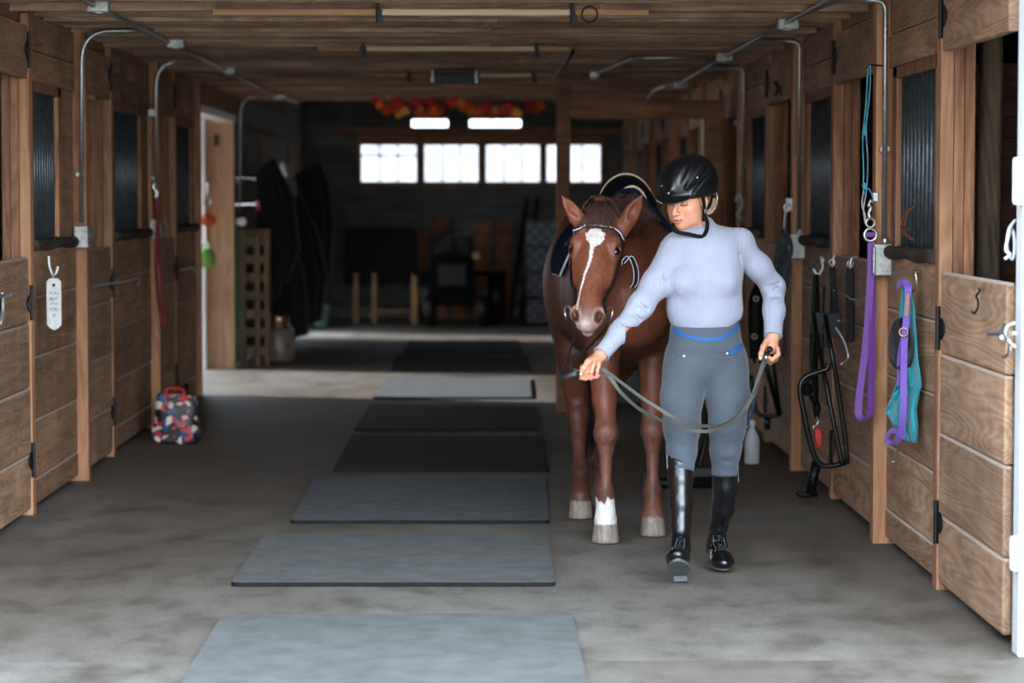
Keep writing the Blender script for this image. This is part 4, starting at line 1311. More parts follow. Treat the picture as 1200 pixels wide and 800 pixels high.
obj('handle', MB().tube(ring(P(243, 236, y=yj), .035, (1, 0, 0), (0, 0, 1)), .009, 8, closed=True), M_GALV, t, smooth=True)
obj('cord', MB().tube([P(243, 228, y=yj), P(243, 214, y=yj + .25)], .006, 6), M_WHITE, t)
t = obj('green_strap', MB().strap(spline([P(280, 268, y=22.85), P(279, 320, y=22.85), P(280, 380, y=22.85), P(278, 425, y=22.85)], 5), .035, .008, (1, 0, 0)), plain('green_web', srgb(34, 88, 44), .7))
tag(t, 'long dark green strap hanging beside the doorway post', 'strap')
# slatted rack beyond doorway
t = thing('slatted_rack', 'narrow brown slatted rack standing beyond the left doorway', 'rack', (-2.05, 23.2, 0))
for x in (-2.15, -2.02, -1.93): obj('upright', MB().box(x, x + .05, 23.15, 23.2, 0, 1.22), M_LOG, t, bevel=.003)
for k in range(7): obj('slat', MB().box(-2.15, -1.88, 23.2, 23.225, .1 + k * .165, .18 + k * .165), M_LOG, t, bevel=.002)
obj('top_rail', MB().box(-2.155, -1.875, 23.14, 23.23, 1.18, 1.24), M_LOG, t, bevel=.003)
# blankets
M_NAVY = plain('navy_cloth', srgb(9, 12, 15), .9, 0, nscale=12, noise=.4, sheen=.2)
M_CHAR = plain('charcoal_cloth', srgb(22, 24, 26), .9, 0, nscale=12, noise=.4, sheen=.2)


def drape(y, prof_l, prof_r, depth, mat, lab, name='horse_blanket', cat='blanket', folds=5):
    def at(path, v):
        L = len(path) - 1; i = min(int(v * L), L - 1); f = v * L - i
        return path[i][0] * (1 - f) + path[i + 1][0] * f, path[i][1] * (1 - f) + path[i + 1][1] * f
    def fn(u, v):
        # closed fold: front sheet and back sheet
        w = abs(2 * (u if u < .5 else 1 - u)) if True else u
        a = at(prof_l, v); b = at(prof_r, v)
        back = u >= .5
        x = a[0] + (b[0] - a[0]) * w; yy = a[1] + (b[1] - a[1]) * w
        dy = (depth if back else 0) + .05 * math.sin(w * folds * PI + v * 2 + (1 if back else 0)) * math.sin(PI * w)
        edge = math.sin(PI * w) ** .5
        return P(x, yy, y=y + (dy - depth / 2) * edge)
    t = thing(name, lab, cat, P(prof_l[-1][0], prof_l[-1][1], y=y))
    obj('cloth', MB().grid(fn, 36, 16, closeu=True), mat, t, smooth=True)
    hk = at(prof_l, 0)
    obj('hanger_bar', MB().tube([(WL, y, P(300, at(prof_l, 0)[1] + 4, y=y).z), P(at(prof_r, 0)[0], at(prof_l, 0)[1] + 6, y=y)], .014, 8), M_BLACK, t)
    return t


drape(24.3, [(300, 200), (299, 260), (300, 320), (304, 380)], [(322, 184), (345, 230), (352, 290), (338, 330)], .22, M_NAVY, 'black horse blanket on the nearest hanger by the left wall')
drape(25.6, [(306, 290), (308, 330), (310, 370), (312, 405)], [(340, 280), (358, 320), (360, 350), (362, 392)], .22, M_CHAR, 'long dark blanket hanging low behind the brass-necked can')
drape(27.5, [(345, 205), (350, 250), (352, 300), (356, 350)], [(376, 188), (386, 215), (392, 260), (388, 330)], .22, M_NAVY, 'dark blanket on the far hanger by the left wall')
drape(26.6, [(330, 240), (338, 290), (345, 340), (350, 385)], [(352, 225), (372, 270), (384, 320), (378, 375)], .22, M_NAVY, 'black coat hanging between the two high blankets', 'coat', 'coat')
tag(obj('red_tag', MB().box(-2.07, -2.035, 23.9, 23.92, 1.40, 1.50), M_RED, bevel=.004), 'small red tag on the nearest black blanket hanger', 'tag')
tag(obj('wall_panel', MB().box(WL, WL + .04, 25.3, 27.6, 1.66, 2.15), M_LOG, bevel=.003), 'pale board fixed high behind the blankets', 'board')
tag(obj('wall_panel', MB().box(WL, WL + .04, 29.05, 30.6, 1.7, 2.2), M_LOG, bevel=.003), 'pale board fixed high near the back windows', 'board')
# can
fb = P(327, 422, z=0)
t = thing('milk_can', 'pale round can with a brass neck on the floor by the dark blankets', 'can', fb)
obj('body', MB().lathe([(0, 0), (.13, 0), (.15, .02), (.155, .12), (.15, .24), (.12, .29), (.09, .30)], fb, 24), plain('speckled_enamel', srgb(150, 140, 124), .5, .2, nscale=8, noise=.45), t, smooth=True)
obj('neck', MB().lathe([(.09, 0), (.085, .03), (.095, .05), (.1, .10), (.09, .13), (.0, .135)], fb + Vector((0, 0, .30)), 24), plain('brass', srgb(186, 160, 120), .35, .9), t, smooth=True)
obj('handle', MB().tube([fb + Vector((.14 * math.cos(a), -.02, .24 + .12 * math.sin(a))) for a in [i * PI / 10 for i in range(11)]], .007, 6), M_GALV, t, smooth=True)
fb = P(375, 384, z=0)
t = thing('bucket', 'pale plastic bucket near the back on the left', 'bucket', fb)
obj('body', MB().lathe([(0, 0), (.085, 0), (.095, .05), (.115, .24), (.122, .245), (.122, .255), (.105, .255), (.08, .02), (0, .02)], fb, 24), plain('pale_teal_plastic', srgb(120, 150, 150), .5), t, smooth=True)
obj('handle', MB().tube([fb + Vector((.115 * math.cos(a), 0, .25 + .05 * math.sin(a))) for a in [i * PI / 10 for i in range(11)]], .005, 6), M_GALV, t, smooth=True)


# patterned bag
def patt():
    k = NT('comic_print')
    tc = k.n('ShaderNodeTexCoord'); v = k.n('ShaderNodeTexVoronoi', Scale=30.0); v.inputs['Randomness'].default_value = 1
    nz = k.n('ShaderNodeTexNoise', Scale=12.0, Detail=3.0)
    k.l(tc.outputs['Object'], nz.inputs['Vector'])
    ad = k.n('ShaderNodeVectorMath', operation='MULTIPLY_ADD'); ad.inputs[1].default_value = (.09, .09, .09)
    k.l(nz.outputs['Color'], ad.inputs[0]); k.l(tc.outputs['Object'], ad.inputs[2]); k.l(ad.outputs[0], v.inputs['Vector'])
    sp = k.n('ShaderNodeSeparateColor'); k.l(v.outputs['Color'], sp.inputs[0])
    st = [(0, srgb(18, 22, 28)), (.40, srgb(190, 40, 50)), (.52, srgb(14, 18, 26)), (.66, srgb(214, 200, 180)), (.76, srgb(28, 70, 110)), (.86, srgb(214, 150, 150)), (.92, srgb(16, 22, 30))]
    r = k.ramp(sp.outputs[0], st); r.color_ramp.interpolation = 'CONSTANT'
    k.l(r.outputs[0], k.b.inputs['Base Color']); k.b.inputs['Roughness'].default_value = .5
    return k.m


fb = P(205, 521, z=0)
t = thing('tote_bag', 'shopping bag with a red, white and blue print standing by the left wall', 'bag', fb)


def bagf(u, v):
    a = 2 * PI * u
    w = .135 + .006 * math.sin(9 * v) - (.008 if v > .9 else 0); d = .10 - .02 * v
    n = 5.0
    c_, s_ = math.cos(a), math.sin(a)
    x = w * math.copysign(abs(c_) ** (2 / n), c_); y = d * math.copysign(abs(s_) ** (2 / n), s_)
    return (fb.x + x + .01 * math.sin(5 * v + a), fb.y + .1 + y + .006 * math.sin(3 * a + 7 * v), .004 + .30 * v + (.01 * math.sin(3 * a) if v > .9 else 0))


mbag = MB().grid(bagf, 40, 14, closeu=True)
n0 = len(mbag.v); mbag.v.append((fb.x, fb.y + .1, .004)); mbag.r.append(.5)
for i in range(40): mbag.f.append((n0, ((i + 1) % 40) * 14, i * 14))
obj('bag_body', mbag, patt(), t, smooth=True)
for dy in (.03, .17):
    obj('handle', MB().tube(spline([fb + Vector((-.06, dy, .29)), fb + Vector((-.05, dy, .34)), fb + Vector((0, dy + .01, .35)), fb + Vector((.05, dy, .34)), fb + Vector((.06, dy, .29))], 5), .007, 6), M_RED if dy < .1 else M_BLACK, t, smooth=True)
obj('contents', MB().box(fb.x - .11, fb.x + .11, fb.y + .04, fb.y + .16, .01, .27), M_NAVY, t, bevel=.02)
obj('dark_bottle', MB().tube([fb + Vector((.055, .13, .2)), fb + Vector((.055, .13, .37))], .018, 10), M_BLACK, t, smooth=True)

# ================================================================== BACK OF THE BARN
yb = 30.6
t = thing('covered_bench', 'dark cloth-covered bench at the back left under the windows', 'bench', (-1.15, 31, 0))
def cov(u, v):
    a = 2 * PI * u; n = 6
    c_, s_ = math.cos(a), math.sin(a)
    x = .46 * math.copysign(abs(c_) ** (2 / n), c_); y = .35 * math.copysign(abs(s_) ** (2 / n), s_)
    f = 1 + .03 * math.sin(14 * a) * (1 - v)
    return (-1.20 + x * f, 31.66 + y * f, .45 + .70 * v + .02 * math.sin(4 * a) * (1 - v))
mm = MB().grid(cov, 60, 8, closeu=True); n0 = len(mm.v); mm.v.append((-1.2, 31.66, 1.17)); mm.r.append(.5)
for i in range(60): mm.f.append((n0, i * 8 + 7, ((i + 1) % 60) * 8 + 7))
obj('cover', mm, M_NAVY, t, smooth=True)
for x in (-1.50, -1.28, -.80): obj('leg', MB().box(x, x + .06, 30.85, 30.91, 0, .6), M_TAN, t, bevel=.004)
obj('rail', MB().box(-1.5, -.75, 30.86, 30.90, .12, .18), M_LOG, t)

# riding mower
t = thing('garden_tractor', 'dark garden tractor parked at the back in the middle of the barn', 'tractor', (-.35, 30.4, 0))
M_DK = plain('dark_paint', srgb(6, 8, 7), .8, 0, spec=.1)
obj('hood', MB().prism([(-.26, .42), (.26, .42), (.25, .78), (.18, .86), (-.18, .86), (-.25, .78)], (-.3, 29.8, 0), (1, 0, 0), (0, 0, 1), -.7), M_DK, t, bevel=.02)
obj('grille', MB().box(-.46, -.14, 29.78, 29.8, .5, .74), M_BLACK, t, bevel=.004)
for x, y_, r_, w_ in ((-.62, 30.0, .2, .12), (.0, 30.0, .2, .12), (-.70, 30.9, .32, .2), (.12, 30.9, .32, .2)):
    o = obj('wheel', MB().lathe([(0, 0), (r_ * .85, 0), (r_, w_ * .2), (r_, w_ * .8), (r_ * .85, w_), (0, w_)], (x, y_, r_), 28, axis=(1, 0, 0)), M_BLACK, t, smooth=True)
    obj('rim', MB().lathe([(0, 0), (r_ * .5, 0), (r_ * .5, .01), (0, .012)], (x - .012, y_, r_), 20, axis=(1, 0, 0)), plain('dull_yellow', srgb(150, 128, 60), .5), o)
obj('chassis', MB().box(-.52, -.08, 29.9, 31.2, .25, .42), M_DK, t, bevel=.01)
obj('seat', MB().box(-.52, -.08, 30.7, 31.15, .62, .72), M_BLACK, t, bevel=.03)
obj('backrest', MB().box(-.52, -.08, 31.1, 31.19, .7, 1.05), M_BLACK, t, bevel=.03)
obj('steering_wheel', MB().tube(ring((-.3, 30.55, 1.0), .17, (1, 0, 0), (0, .8, .6), 20), .014, 8, closed=True), M_BLACK, t, smooth=True)
obj('steering_column', MB().tube([(-.3, 30.4, .8), (-.3, 30.55, 1.0)], .02, 8), M_BLACK, t)
obj('headlamp', MB().lathe([(0, 0), (.04, 0), (.045, .02), (0, .03)], (-.02, 29.76, .84), 16, axis=(0, 1, 0)), plain('dull_yellow', srgb(150, 128, 60), .5), t)
obj('fender', MB().box(-.78, .34, 30.65, 31.2, .58, .63), M_DK, t, bevel=.02)
# boards leaning on back wall, ladder, checked crates
t = thing('leaning_boards', 'brown boards leaning on the back wall behind the tractor', 'boards', (.2, 32, 0))
for x in (-.75, -.5, -.22, .05, .3): obj('board', MB().bar((x, 31.9, 0), (x + .03, 32.15, 1.18 + .1 * math.sin(x * 9)), .2, .025, up=(0, 1, 0)), M_BROWN, t)
t = thing('ladder', 'dark step ladder leaning at the back wall left of the checked panel', 'ladder', (.5, 31.6, 0))
for dx in (0, .34): obj('rail', MB().bar((.40 + dx * .4, 31.85 + dx * .3, 0), (.62 + dx * .4, 32.2, 1.5), .05, .03), M_BLACK, t)
for k in range(5):
    f = (k + .7) / 5.4
    obj('rung', MB().bar((.40 + .22 * f, 31.85 + .35 * f, 1.5 * f), (.536 + .22 * f, 31.95 + .25 * f, 1.5 * f), .05, .03), M_BLACK, t)


def check():
    k = NT('blue_check')
    tc = k.n('ShaderNodeTexCoord'); v = k.n('ShaderNodeTexChecker', Scale=14.0)
    v.inputs[1].default_value = srgb(44, 58, 78); v.inputs[2].default_value = srgb(92, 100, 106)
    k.l(tc.outputs['Object'], v.inputs[0]); k.l(v.outputs[0], k.b.inputs['Base Color']); return k.m


MC = check()
t = thing('crate_stack', 'tall stack of blue-grey lattice crates near the back right of the ladder', 'crate', (.78, 30.9, 0))
for k in range(4):
    obj('crate', MB().box(.58, .98, 30.6, 31.0, .01 + k * .31, .30 + k * .31), MC, t, bevel=.01)

# ================================================================== HORSE
from mathutils.bvhtree import BVHTree
A3 = np.array


def unit(v):
    v = np.array(v, float); return v / np.linalg.norm(v)


hO = A3([.520, 11.08, 1.485])
hA = unit(A3([.452, 10.775, .995]) - hO)
hN = A3([-.17, -1, 0.0]); hN = unit(hN - hA * (hN @ hA))
hW = np.cross(hN, hA)
HM = np.stack([hW, hA, hN], 1)          # columns: side, along, normal


def H(s, w, n): return hO + hA * s + hW * w + hN * n


X_ = axis_pts([(.22, .36, .010), (.36, .70, .0045), (.70, 1.12, .010)])
Y_ = axis_pts([(10.62, 11.22, .0055), (11.22, 13.2, .015)])
Z_ = axis_pts([(-.02, .94, .009), (.94, 1.70, .0055)])
g = SDF(X_, Y_, Z_)
# trunk
g.ell((.69, 11.66, 1.12), (.225, .30, .31), k=.05)
g.ell((.695, 11.42, 1.06), (.175, .16, .20), k=.08)          # breast
g.ell((.55, 11.62, 1.10), (.11, .22, .27), k=.08)
g.ell((.85, 11.68, 1.10), (.11, .22, .27), k=.08)
g.ell((.69, 12.05, 1.10), (.300, .56, .365), k=.12)
g.ell((.655, 12.42, 1.10), (.325, .36, .34), k=.12)
g.ell((.64, 12.62, 1.17), (.295, .42, .34), k=.12)
g.ell((.63, 12.70, 1.34), (.20, .34, .19), k=.10)
g.ell((.70, 11.92, 1.43), (.075, .26, .12), k=.10)            # withers
g.ell((.475, 12.66, .98), (.12, .22, .30), k=.10)             # thighs
g.ell((.79, 12.70, .98), (.13, .22, .30), k=.10)
# neck
g.cone((.69, 11.80, 1.22), (.60, 11.45, 1.28), .25, .205, k=.10, ax=(1, 0, 0), sq=.66)
g.cone((.62, 11.50, 1.27), (.528, 11.16, 1.375), .20, .135, k=.06, ax=(1, 0, 0), sq=.66)
g.cone((.69, 11.85, 1.44), (.53, 11.15, 1.49), .07, .04, k=.08, ax=(1, 0, 0), sq=.7)   # crest
g.ell((.535, 11.17, 1.40), (.085, .09, .10), k=.05)


def leg(pts, rs, hoof, hr=.062, k=.018):
    g.chain(pts, rs, k=k)
    hx, hy = hoof
    g.cone((hx, hy + .018, .098), (hx, hy, .012), .050, hr - .004, k=.004)
    g.half(lambda x, y, z: .003 - z, (hx - .1, hy - .12, -.03), (hx + .1, hy + .12, .03))


# near fore (white foot)
FL = (.568, 11.33)
leg([(.57, 11.56, 1.02), (.565, 11.50, .86), (.568, 11.44, .64), (.572, 11.40, .53), (.572, 11.395, .485), (.572, 11.395, .43), (.571, 11.39, .34), (.570, 11.388, .245), (.569, 11.385, .205), (.568, 11.355, .15), (.568, 11.345, .11)],
    [.11, .078, .055, .044, .055, .036, .0255, .0285, .042, .040, .052], FL, .066)
g.ell((.572, 11.355, .49), (.040, .022, .045), k=.02)
g.ell((.569, 11.43, .205), (.022, .02, .02), k=.02)
FR = (.795, 11.555)
leg([(.82, 11.72, 1.02), (.805, 11.68, .86), (.797, 11.64, .64), (.795, 11.615, .53), (.794, 11.61, .475), (.794, 11.61, .42), (.795, 11.605, .33), (.795, 11.60, .24), (.795, 11.60, .205), (.795, 11.58, .15), (.795, 11.57, .11)],
    [.11, .080, .056, .045, .054, .036, .026, .029, .043, .036, .050], FR, .064)
g.ell((.794, 11.575, .48), (.038, .022, .045), k=.02)
# hind legs
HL = (.492, 12.19)
leg([(.475, 12.55, .92), (.470, 12.42, .80), (.475, 12.46, .64), (.486, 12.48, .54), (.488, 12.45, .48), (.490, 12.38, .36), (.491, 12.31, .25), (.492, 12.285, .205), (.492, 12.235, .15), (.492, 12.21, .11)],
    [.125, .10, .068, .056, .052, .034, .030, .044, .037, .050], HL)
g.ell((.486, 12.53, .545), (.028, .04, .04), k=.03)
HR_ = (.60, 12.66)
leg([(.78, 12.72, .92), (.74, 12.68, .80), (.67, 12.86, .64), (.64, 12.93, .55), (.63, 12.90, .48), (.62, 12.82, .36), (.61, 12.75, .25), (.603, 12.73, .205), (.60, 12.69, .15), (.60, 12.68, .11)],
    [.15, .115, .072, .055, .05, .034, .031, .042, .036, .046], HR_)
# head
E = lambda s, w, n, r, k=.02, op='add': g.ell(H(s, w, n), (r[0], r[1], r[2]), HM, k, op)   # r = side, along, normal
E(.055, 0, -.085, (.082, .10, .085), .04)
E(.155, 0, -.085, (.098, .095, .080), .04)
E(.24, 0, -.085, (.086, .12, .072), .05)
g.cone(H(.27, 0, -.07), H(.47, 0, -.052), .072, .050, k=.05, ax=hW, sq=1.0)
g.cone(H(.16, 0, -.028), H(.44, 0, -.022), .034, .022, k=.04, ax=hW, sq=1.3)   # nasal bone
for sg_ in (-1, 1):
    E(.165, sg_ * .052, -.165, (.036, .105, .078), .05)                 # jowl
    g.cone(H(.13, sg_ * .088, -.045), H(.33, sg_ * .062, -.062), .016, .012, k=.035)   # facial crest
    E(.152, sg_ * .082, -.022, (.022, .030, .022), .03)                 # brow above eye
    E(.185, sg_ * .090, -.040, (.024, .030, .026), .02)                 # orbit
g.cone(H(.22, 0, -.165), H(.50, 0, -.105), .055, .034, k=.04, ax=hW, sq=.9)
# muzzle
E(.495, 0, -.050, (.066, .064, .052), .03)
for sg_ in (-1, 1):
    E(.514, sg_ * .046, -.036, (.030, .042, .032), .02)                 # nostril wing
    E(.500, sg_ * .056, -.020, (.014, .032, .014), .012)
E(.548, 0, -.050, (.044, .028, .034), .02)                              # upper lip
E(.545, 0, -.098, (.030, .028, .024), .02)                              # chin
E(.562, 0, -.078, (.050, .006, .004), .012, 'sub')                      # mouth line
for sg_ in (-1, 1):
    g.ell(H(.524, sg_ * .050, -.012), (.0125, .028, .024), np.stack([unit(hW + sg_ * hA * .35), unit(hA - sg_ * hW * .35), hN], 1), .010, 'sub')
    E(.188, sg_ * .104, -.024, (.014, .021, .014), .008, 'sub')
# ears


def ear(base, tip, fdir, wd=.034):
    b = A3(base); t_ = A3(tip); ax = unit(t_ - b); L = np.linalg.norm(t_ - b)
    f_ = A3(fdir, ); f_ = unit(f_ - ax * (f_ @ ax)); sd_ = np.cross(f_, ax)
    M = np.stack([sd_, ax, f_], 1)
    g.ell(b + ax * L * .36, (wd, L * .42, .020), M, .015)
    g.cone(b + ax * L * .30, t_, wd * .80, .003, k=.012, ax=f_, sq=.55)
    g.ell(b + ax * L * .46 + f_ * .022, (wd * .62, L * .40, .020), M, .006, 'sub')
    g.cone(b - ax * .02, b + ax * .03, .034, .028, k=.03)


ear(P(681, 262, y=11.07), P(656, 226, y=11.02), (.30, -1, .1), .031)
ear(P(731, 266, y=11.10), P(756, 223, y=11.06), (.10, -1, .05), .036)


def horse_col(v):
    n = len(v)
    r_ = np.random.default_rng(3)
    base = A3(srgb(128, 74, 52)[:3]); dark = A3(srgb(60, 34, 26)[:3])
    z = v[:, 2:3]; y = v[:, 1:2]; x = v[:, 0:1]
    nz = .5 + .5 * np.sin(x * 31 + 3 * np.sin(z * 17)) * np.sin(z * 23 + 2 * np.sin(y * 13))
    c = base * (.84 + .22 * nz)
    # body a little darker towards rear legs
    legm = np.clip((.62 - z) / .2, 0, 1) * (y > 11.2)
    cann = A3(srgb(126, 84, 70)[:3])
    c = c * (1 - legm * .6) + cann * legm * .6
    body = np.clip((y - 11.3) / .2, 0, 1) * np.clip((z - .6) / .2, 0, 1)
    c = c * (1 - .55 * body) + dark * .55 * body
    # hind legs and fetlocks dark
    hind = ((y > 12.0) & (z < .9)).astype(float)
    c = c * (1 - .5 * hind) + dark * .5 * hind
    fet = np.exp(-((z - .20) / .05) ** 2) * (y > 11.2)
    c = c * (1 - .55 * fet) + dark * .55 * fet
    # knees paler
    kn = np.exp(-((z - .48) / .06) ** 2) * ((y > 11.25) & (y < 11.8))
    c = c * (1 - .35 * kn) + A3(srgb(126, 86, 76)[:3]) * .35 * kn
    mot = (.5 + .5 * np.sin(x * 190 + 2.3 * np.sin(z * 61)) * np.sin(z * 83 + 2 * np.sin(x * 140)))
    c = c * (1 - .22 * mot * legm)
    # hooves
    hf = (z[:, 0] < .092) & (y[:, 0] > 11.2)
    stripe = .5 + .5 * np.sin(x[hf] * 190 + 2 * np.sin(x[hf] * 70))
    hc = A3(srgb(150, 138, 124)[:3]) * (.78 + .25 * stripe)
    c[hf] = hc
    dk = hf & (y[:, 0] > 12.5); c[dk] = A3(srgb(84, 78, 74)[:3])
    # white sock on the left fore
    w = (np.hypot(v[:, 0] - FL[0], v[:, 1] - (FL[1] + .03)) < .11) & (v[:, 2] < .190 + .010 * np.sin(v[:, 0] * 97 + 1.3) + .006 * np.sin(v[:, 0] * 231)) & (v[:, 2] >= .088)
    c[w] = A3(srgb(226, 220, 216)[:3])
    # head markings
    q = v - hO; s = q @ hA; ww = q @ hW; nn = q @ hN
    front = (nn > -.075) & (s > -.05) & (s < .6) & (v[:, 1] < 11.25)
    px, py = proj(v)
    star = front & (nn > -.05) & ((((px - 697.5) / (10.8 + .12 * (277 - py))) ** 2 + ((py - 277.5) / 10) ** 2) < 1 + .12 * np.sin(px * 1.1 + 1) + .1 * np.sin(py * .9))
    cx = np.interp(py, [270, 285, 292, 305, 322, 335, 350, 362], [697, 695, 693.5, 691.5, 685, 681.5, 678, 676])
    hw = np.interp(py, [270, 285, 292, 305, 322, 335, 350, 362], [7, 3.6, 2.3, 1.7, 1.2, .8, 1.1, .9])
    strip = front & (nn > -.05) & (py > 270) & (py < 362) & (np.abs(px - cx) < hw)
    for m in (star, strip): c[m] = A3(srgb(228, 218, 210)[:3])
    # muzzle
    pink = A3(srgb(176, 150, 138)[:3]); grey = A3(srgb(96, 78, 72)[:3])
    mz = np.clip((s - .548) / .025, 0, 1)[:, None] * (s[:, None] < .65) * (v[:, 1:2] < 11.0)
    c = c * (1 - .85 * mz) + pink * .85 * mz
    ctr0 = (np.exp(-(((ww + .004) / .020) ** 2 + ((s - .556) / .022) ** 2)) * (nn > -.07) * (v[:, 1] < 11.0))[:, None]
    c = c * (1 - .7 * ctr0) + A3(srgb(214, 200, 192)[:3]) * .7 * ctr0
    for sg_ in (-1, 1):
        d = np.sqrt(((ww - sg_ * .052) / .026) ** 2 + ((s - .524) / .038) ** 2)
        rim = (np.exp(-((d - 1.0) / .22) ** 2) * (nn > -.06) * (v[:, 1] < 11.0))[:, None]
        c = c * (1 - .6 * rim) + pink * .6 * rim
        ins = (np.clip(1.15 - d * 1.5, 0, 1) * (nn > -.055) * (v[:, 1] < 11.0))[:, None]
        c = c * (1 - ins) + A3(srgb(40, 28, 26)[:3]) * ins
        ctr = (np.exp(-(((ww - sg_ * .02) / .02) ** 2 + ((s - .50) / .03) ** 2)) * (nn > -.03) * (v[:, 1] < 11.0))[:, None]
        c = c * (1 - .4 * ctr) + grey * .4 * ctr
        de = np.sqrt(((ww - sg_ * .096) / .022) ** 2 + ((s - .188) / .026) ** 2 + ((nn + .032) / .026) ** 2)
        ey = np.clip(1.5 - de, 0, 1)[:, None] * (v[:, 1:2] < 11.3)
        c = c * (1 - .8 * ey) + A3(srgb(52, 28, 22)[:3]) * .8 * ey
    return np.clip(c, 0, 1)


M_HORSE = vcol('horse_coat', rough=.48, spec=.35, sheen=0, noise=.22, nscale=(70, 70, 22), bump=.25, bdist=.003)
horse = thing('horse', 'chestnut horse with a white star and one white foot, led by the rider', 'horse', (.65, 11.9, 0))
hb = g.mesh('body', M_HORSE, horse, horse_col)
del g


def bvh_of(o):
    me = o.data; off = Vector((0, 0, 0)); q = o
    while q is not None: off = off + q.location; q = q.parent
    return BVHTree.FromPolygons([v.co + off for v in me.vertices], [tuple(p.vertices) for p in me.polygons])


HB = bvh_of(hb)


def hug(p, off, tree=None, toward=None):
    loc, nor, i, d = (tree or HB).find_nearest(Vector(p))
    return loc + nor * off, nor


M_EYE = plain('dark_eye', srgb(18, 12, 10), .08, 0, noise=.05, coat=1)
M_HAIRH = plain('horse_hair', srgb(62, 33, 24), .6, 0, nscale=200, noise=.35)
M_HAIRD = plain('horse_tail_hair', srgb(22, 16, 14), .6, 0, nscale=200, noise=.35)
for sg_ in (-1, 1):
    obj('eye', MB().ball(H(.188, sg_ * .0900, -.0370), .0215, n=20), M_EYE, horse, smooth=True)
# forelock, mane, tail
hr = MB(); R = random.Random(4)
for i in range(260):
    w0 = R.uniform(-.062, .062); s0 = R.uniform(-.04, .035)
    p0, n0 = hug(H(s0, w0, -.01), .004)
    pts = [p0]
    ln = R.uniform(.05, .10); dw = R.uniform(-.02, .02) + w0 * .2
    for k in range(1, 5):
        f = k / 4
        p, n_ = hug(H(s0 + ln * f, w0 + dw * f, .01), .006 + .008 * math.sin(f * 2.5) + R.uniform(0, .004))
        pts.append(p)
    hr.tube(pts, [.003, .0032, .0028, .002, .0006], 5)
obj('forelock', hr, M_HAIRH, horse, smooth=True)
hr = MB()
for i in range(260):
    f0 = R.random()
    base = Vector((.53 + .16 * f0, 11.13 + .68 * f0, 1.53 + .01 * f0))
    p0, _ = hug(base + Vector((R.uniform(-.02, .02), 0, 0)), .002)
    side = 1 if R.random() < .8 else -1
    L = R.uniform(.10, .2); pts = [p0]
    for k in range(1, 6):
        f = k / 5
        q = p0 + Vector((side * (.05 * math.sin(f * 1.5) + .03), R.uniform(-.01, .01), -L * f + .015 * math.sin(f * 3)))
        pp, _ = hug(q, .006 + R.uniform(0, .008)); pts.append(pp)
    hr.tube(pts, [.004, .004, .0036, .003, .0024, .0008], 5)
obj('mane', hr, M_HAIRH, horse, smooth=True)
hr = MB()
for i in range(170):
    a = R.uniform(0, 6.28); ra = math.sqrt(R.random())
    cx, cy_ = .585, 13.06
    pts = []
    L = R.uniform(.95, 1.2)
    for k in range(7):
        f = k / 6; wd = .02 + .05 * math.sin(min(1, f * 1.2) * 2.2)
        pts.append(Vector((cx + .01 * f + math.cos(a) * ra * wd, cy_ + .05 * math.sin(f * 3) + math.sin(a) * ra * wd * .8 + (-.06 if k == 0 else 0), 1.36 - L * f)))
    hr.tube(spline(pts, 2), [.006] * 10 + [.004, .003, .001], 5)
obj('tail', hr, M_HAIRD, horse, smooth=True)

# ---------------------------------------------------------------- saddle pad and saddle
M_PADN = plain('navy_saddle_pad', srgb(14, 28, 50), .9, 0, nscale=60, noise=.15, spec=.1)
M_PIPE = plain('white_piping', srgb(214, 216, 218), .6, 0, noise=.05)
M_SADL = plain('saddle_leather', srgb(13, 12, 12), .55, 0, nscale=50, noise=.25, spec=.3)
M_CREAM = plain('cream_leather', srgb(206, 186, 158), .5, 0, nscale=50, noise=.1)


def around(y, th, off=.012, c=(.0, 1.12)):
    """point on the horse skin: th = 0 on top, negative to the image-left side"""
    cx = np.interp(y, [11.6, 12.0, 12.6], [.69, .69, .65])
    d = Vector((math.sin(th), 0, math.cos(th)))
    o = Vector((cx, y, c[1])) + d * .9
    hit, n_, i, dist = HB.ray_cast(o, -d)
    if hit is None: hit = Vector((cx, y, c[1])) + d * .35
    return hit + d * off


def pad_fn(u, v):
    th = -1.40 + 2.80 * u
    fr = abs(2 * u - 1)
    y0 = 11.82 + .14 * fr ** 5; y1 = 12.32 - .12 * fr ** 5
    return around(y0 + (y1 - y0) * v, th, .016)


pad = thing('saddle_pad', 'navy saddle pad with white piping under the black saddle', 'saddle pad', (.69, 12.1, 1.1))
obj('cloth', MB().grid(pad_fn, 60, 16), M_PADN, pad, smooth=True, solid=.02)
edge = [pad_fn(0, v / 20) for v in range(21)]
edge2 = [pad_fn(1, v / 20) for v in range(21)]
fr_ = [pad_fn(u / 50, 0) for u in range(51)]
obj('piping', MB().tube(edge[::-1] + fr_[1:9], .006, 8), M_PIPE, pad, smooth=True)
obj('piping', MB().tube(fr_[9:42], .005, 8), M_PADN, pad, smooth=True)
obj('piping', MB().tube(fr_[42:] + edge2[1:], .006, 8), M_PIPE, pad, smooth=True)

sad = thing('saddle', 'black leather saddle with cream piping on the horse back', 'saddle', (.70, 12.05, 1.4))


def seat_fn(u, v):
    # u across (-1..1), v front..back
    a = 2 * u - 1
    y = 11.86 + .42 * v
    half = .066 + .062 * v ** 1.3
    crown = 1.545 + .095 * max(0, (v - .5) / .5) ** 1.6 + .035 * max(0, (.35 - v) / .35) ** 1.5
    if v > .85: y -= 0
    x = .712 + half * math.sin(a * 1.45) * 1.05
    z = crown - (.10 + .07 * v) * (1 - math.cos(a * 1.45))
    return Vector((x, y + .05 * (1 - a * a) * v ** 2, z))


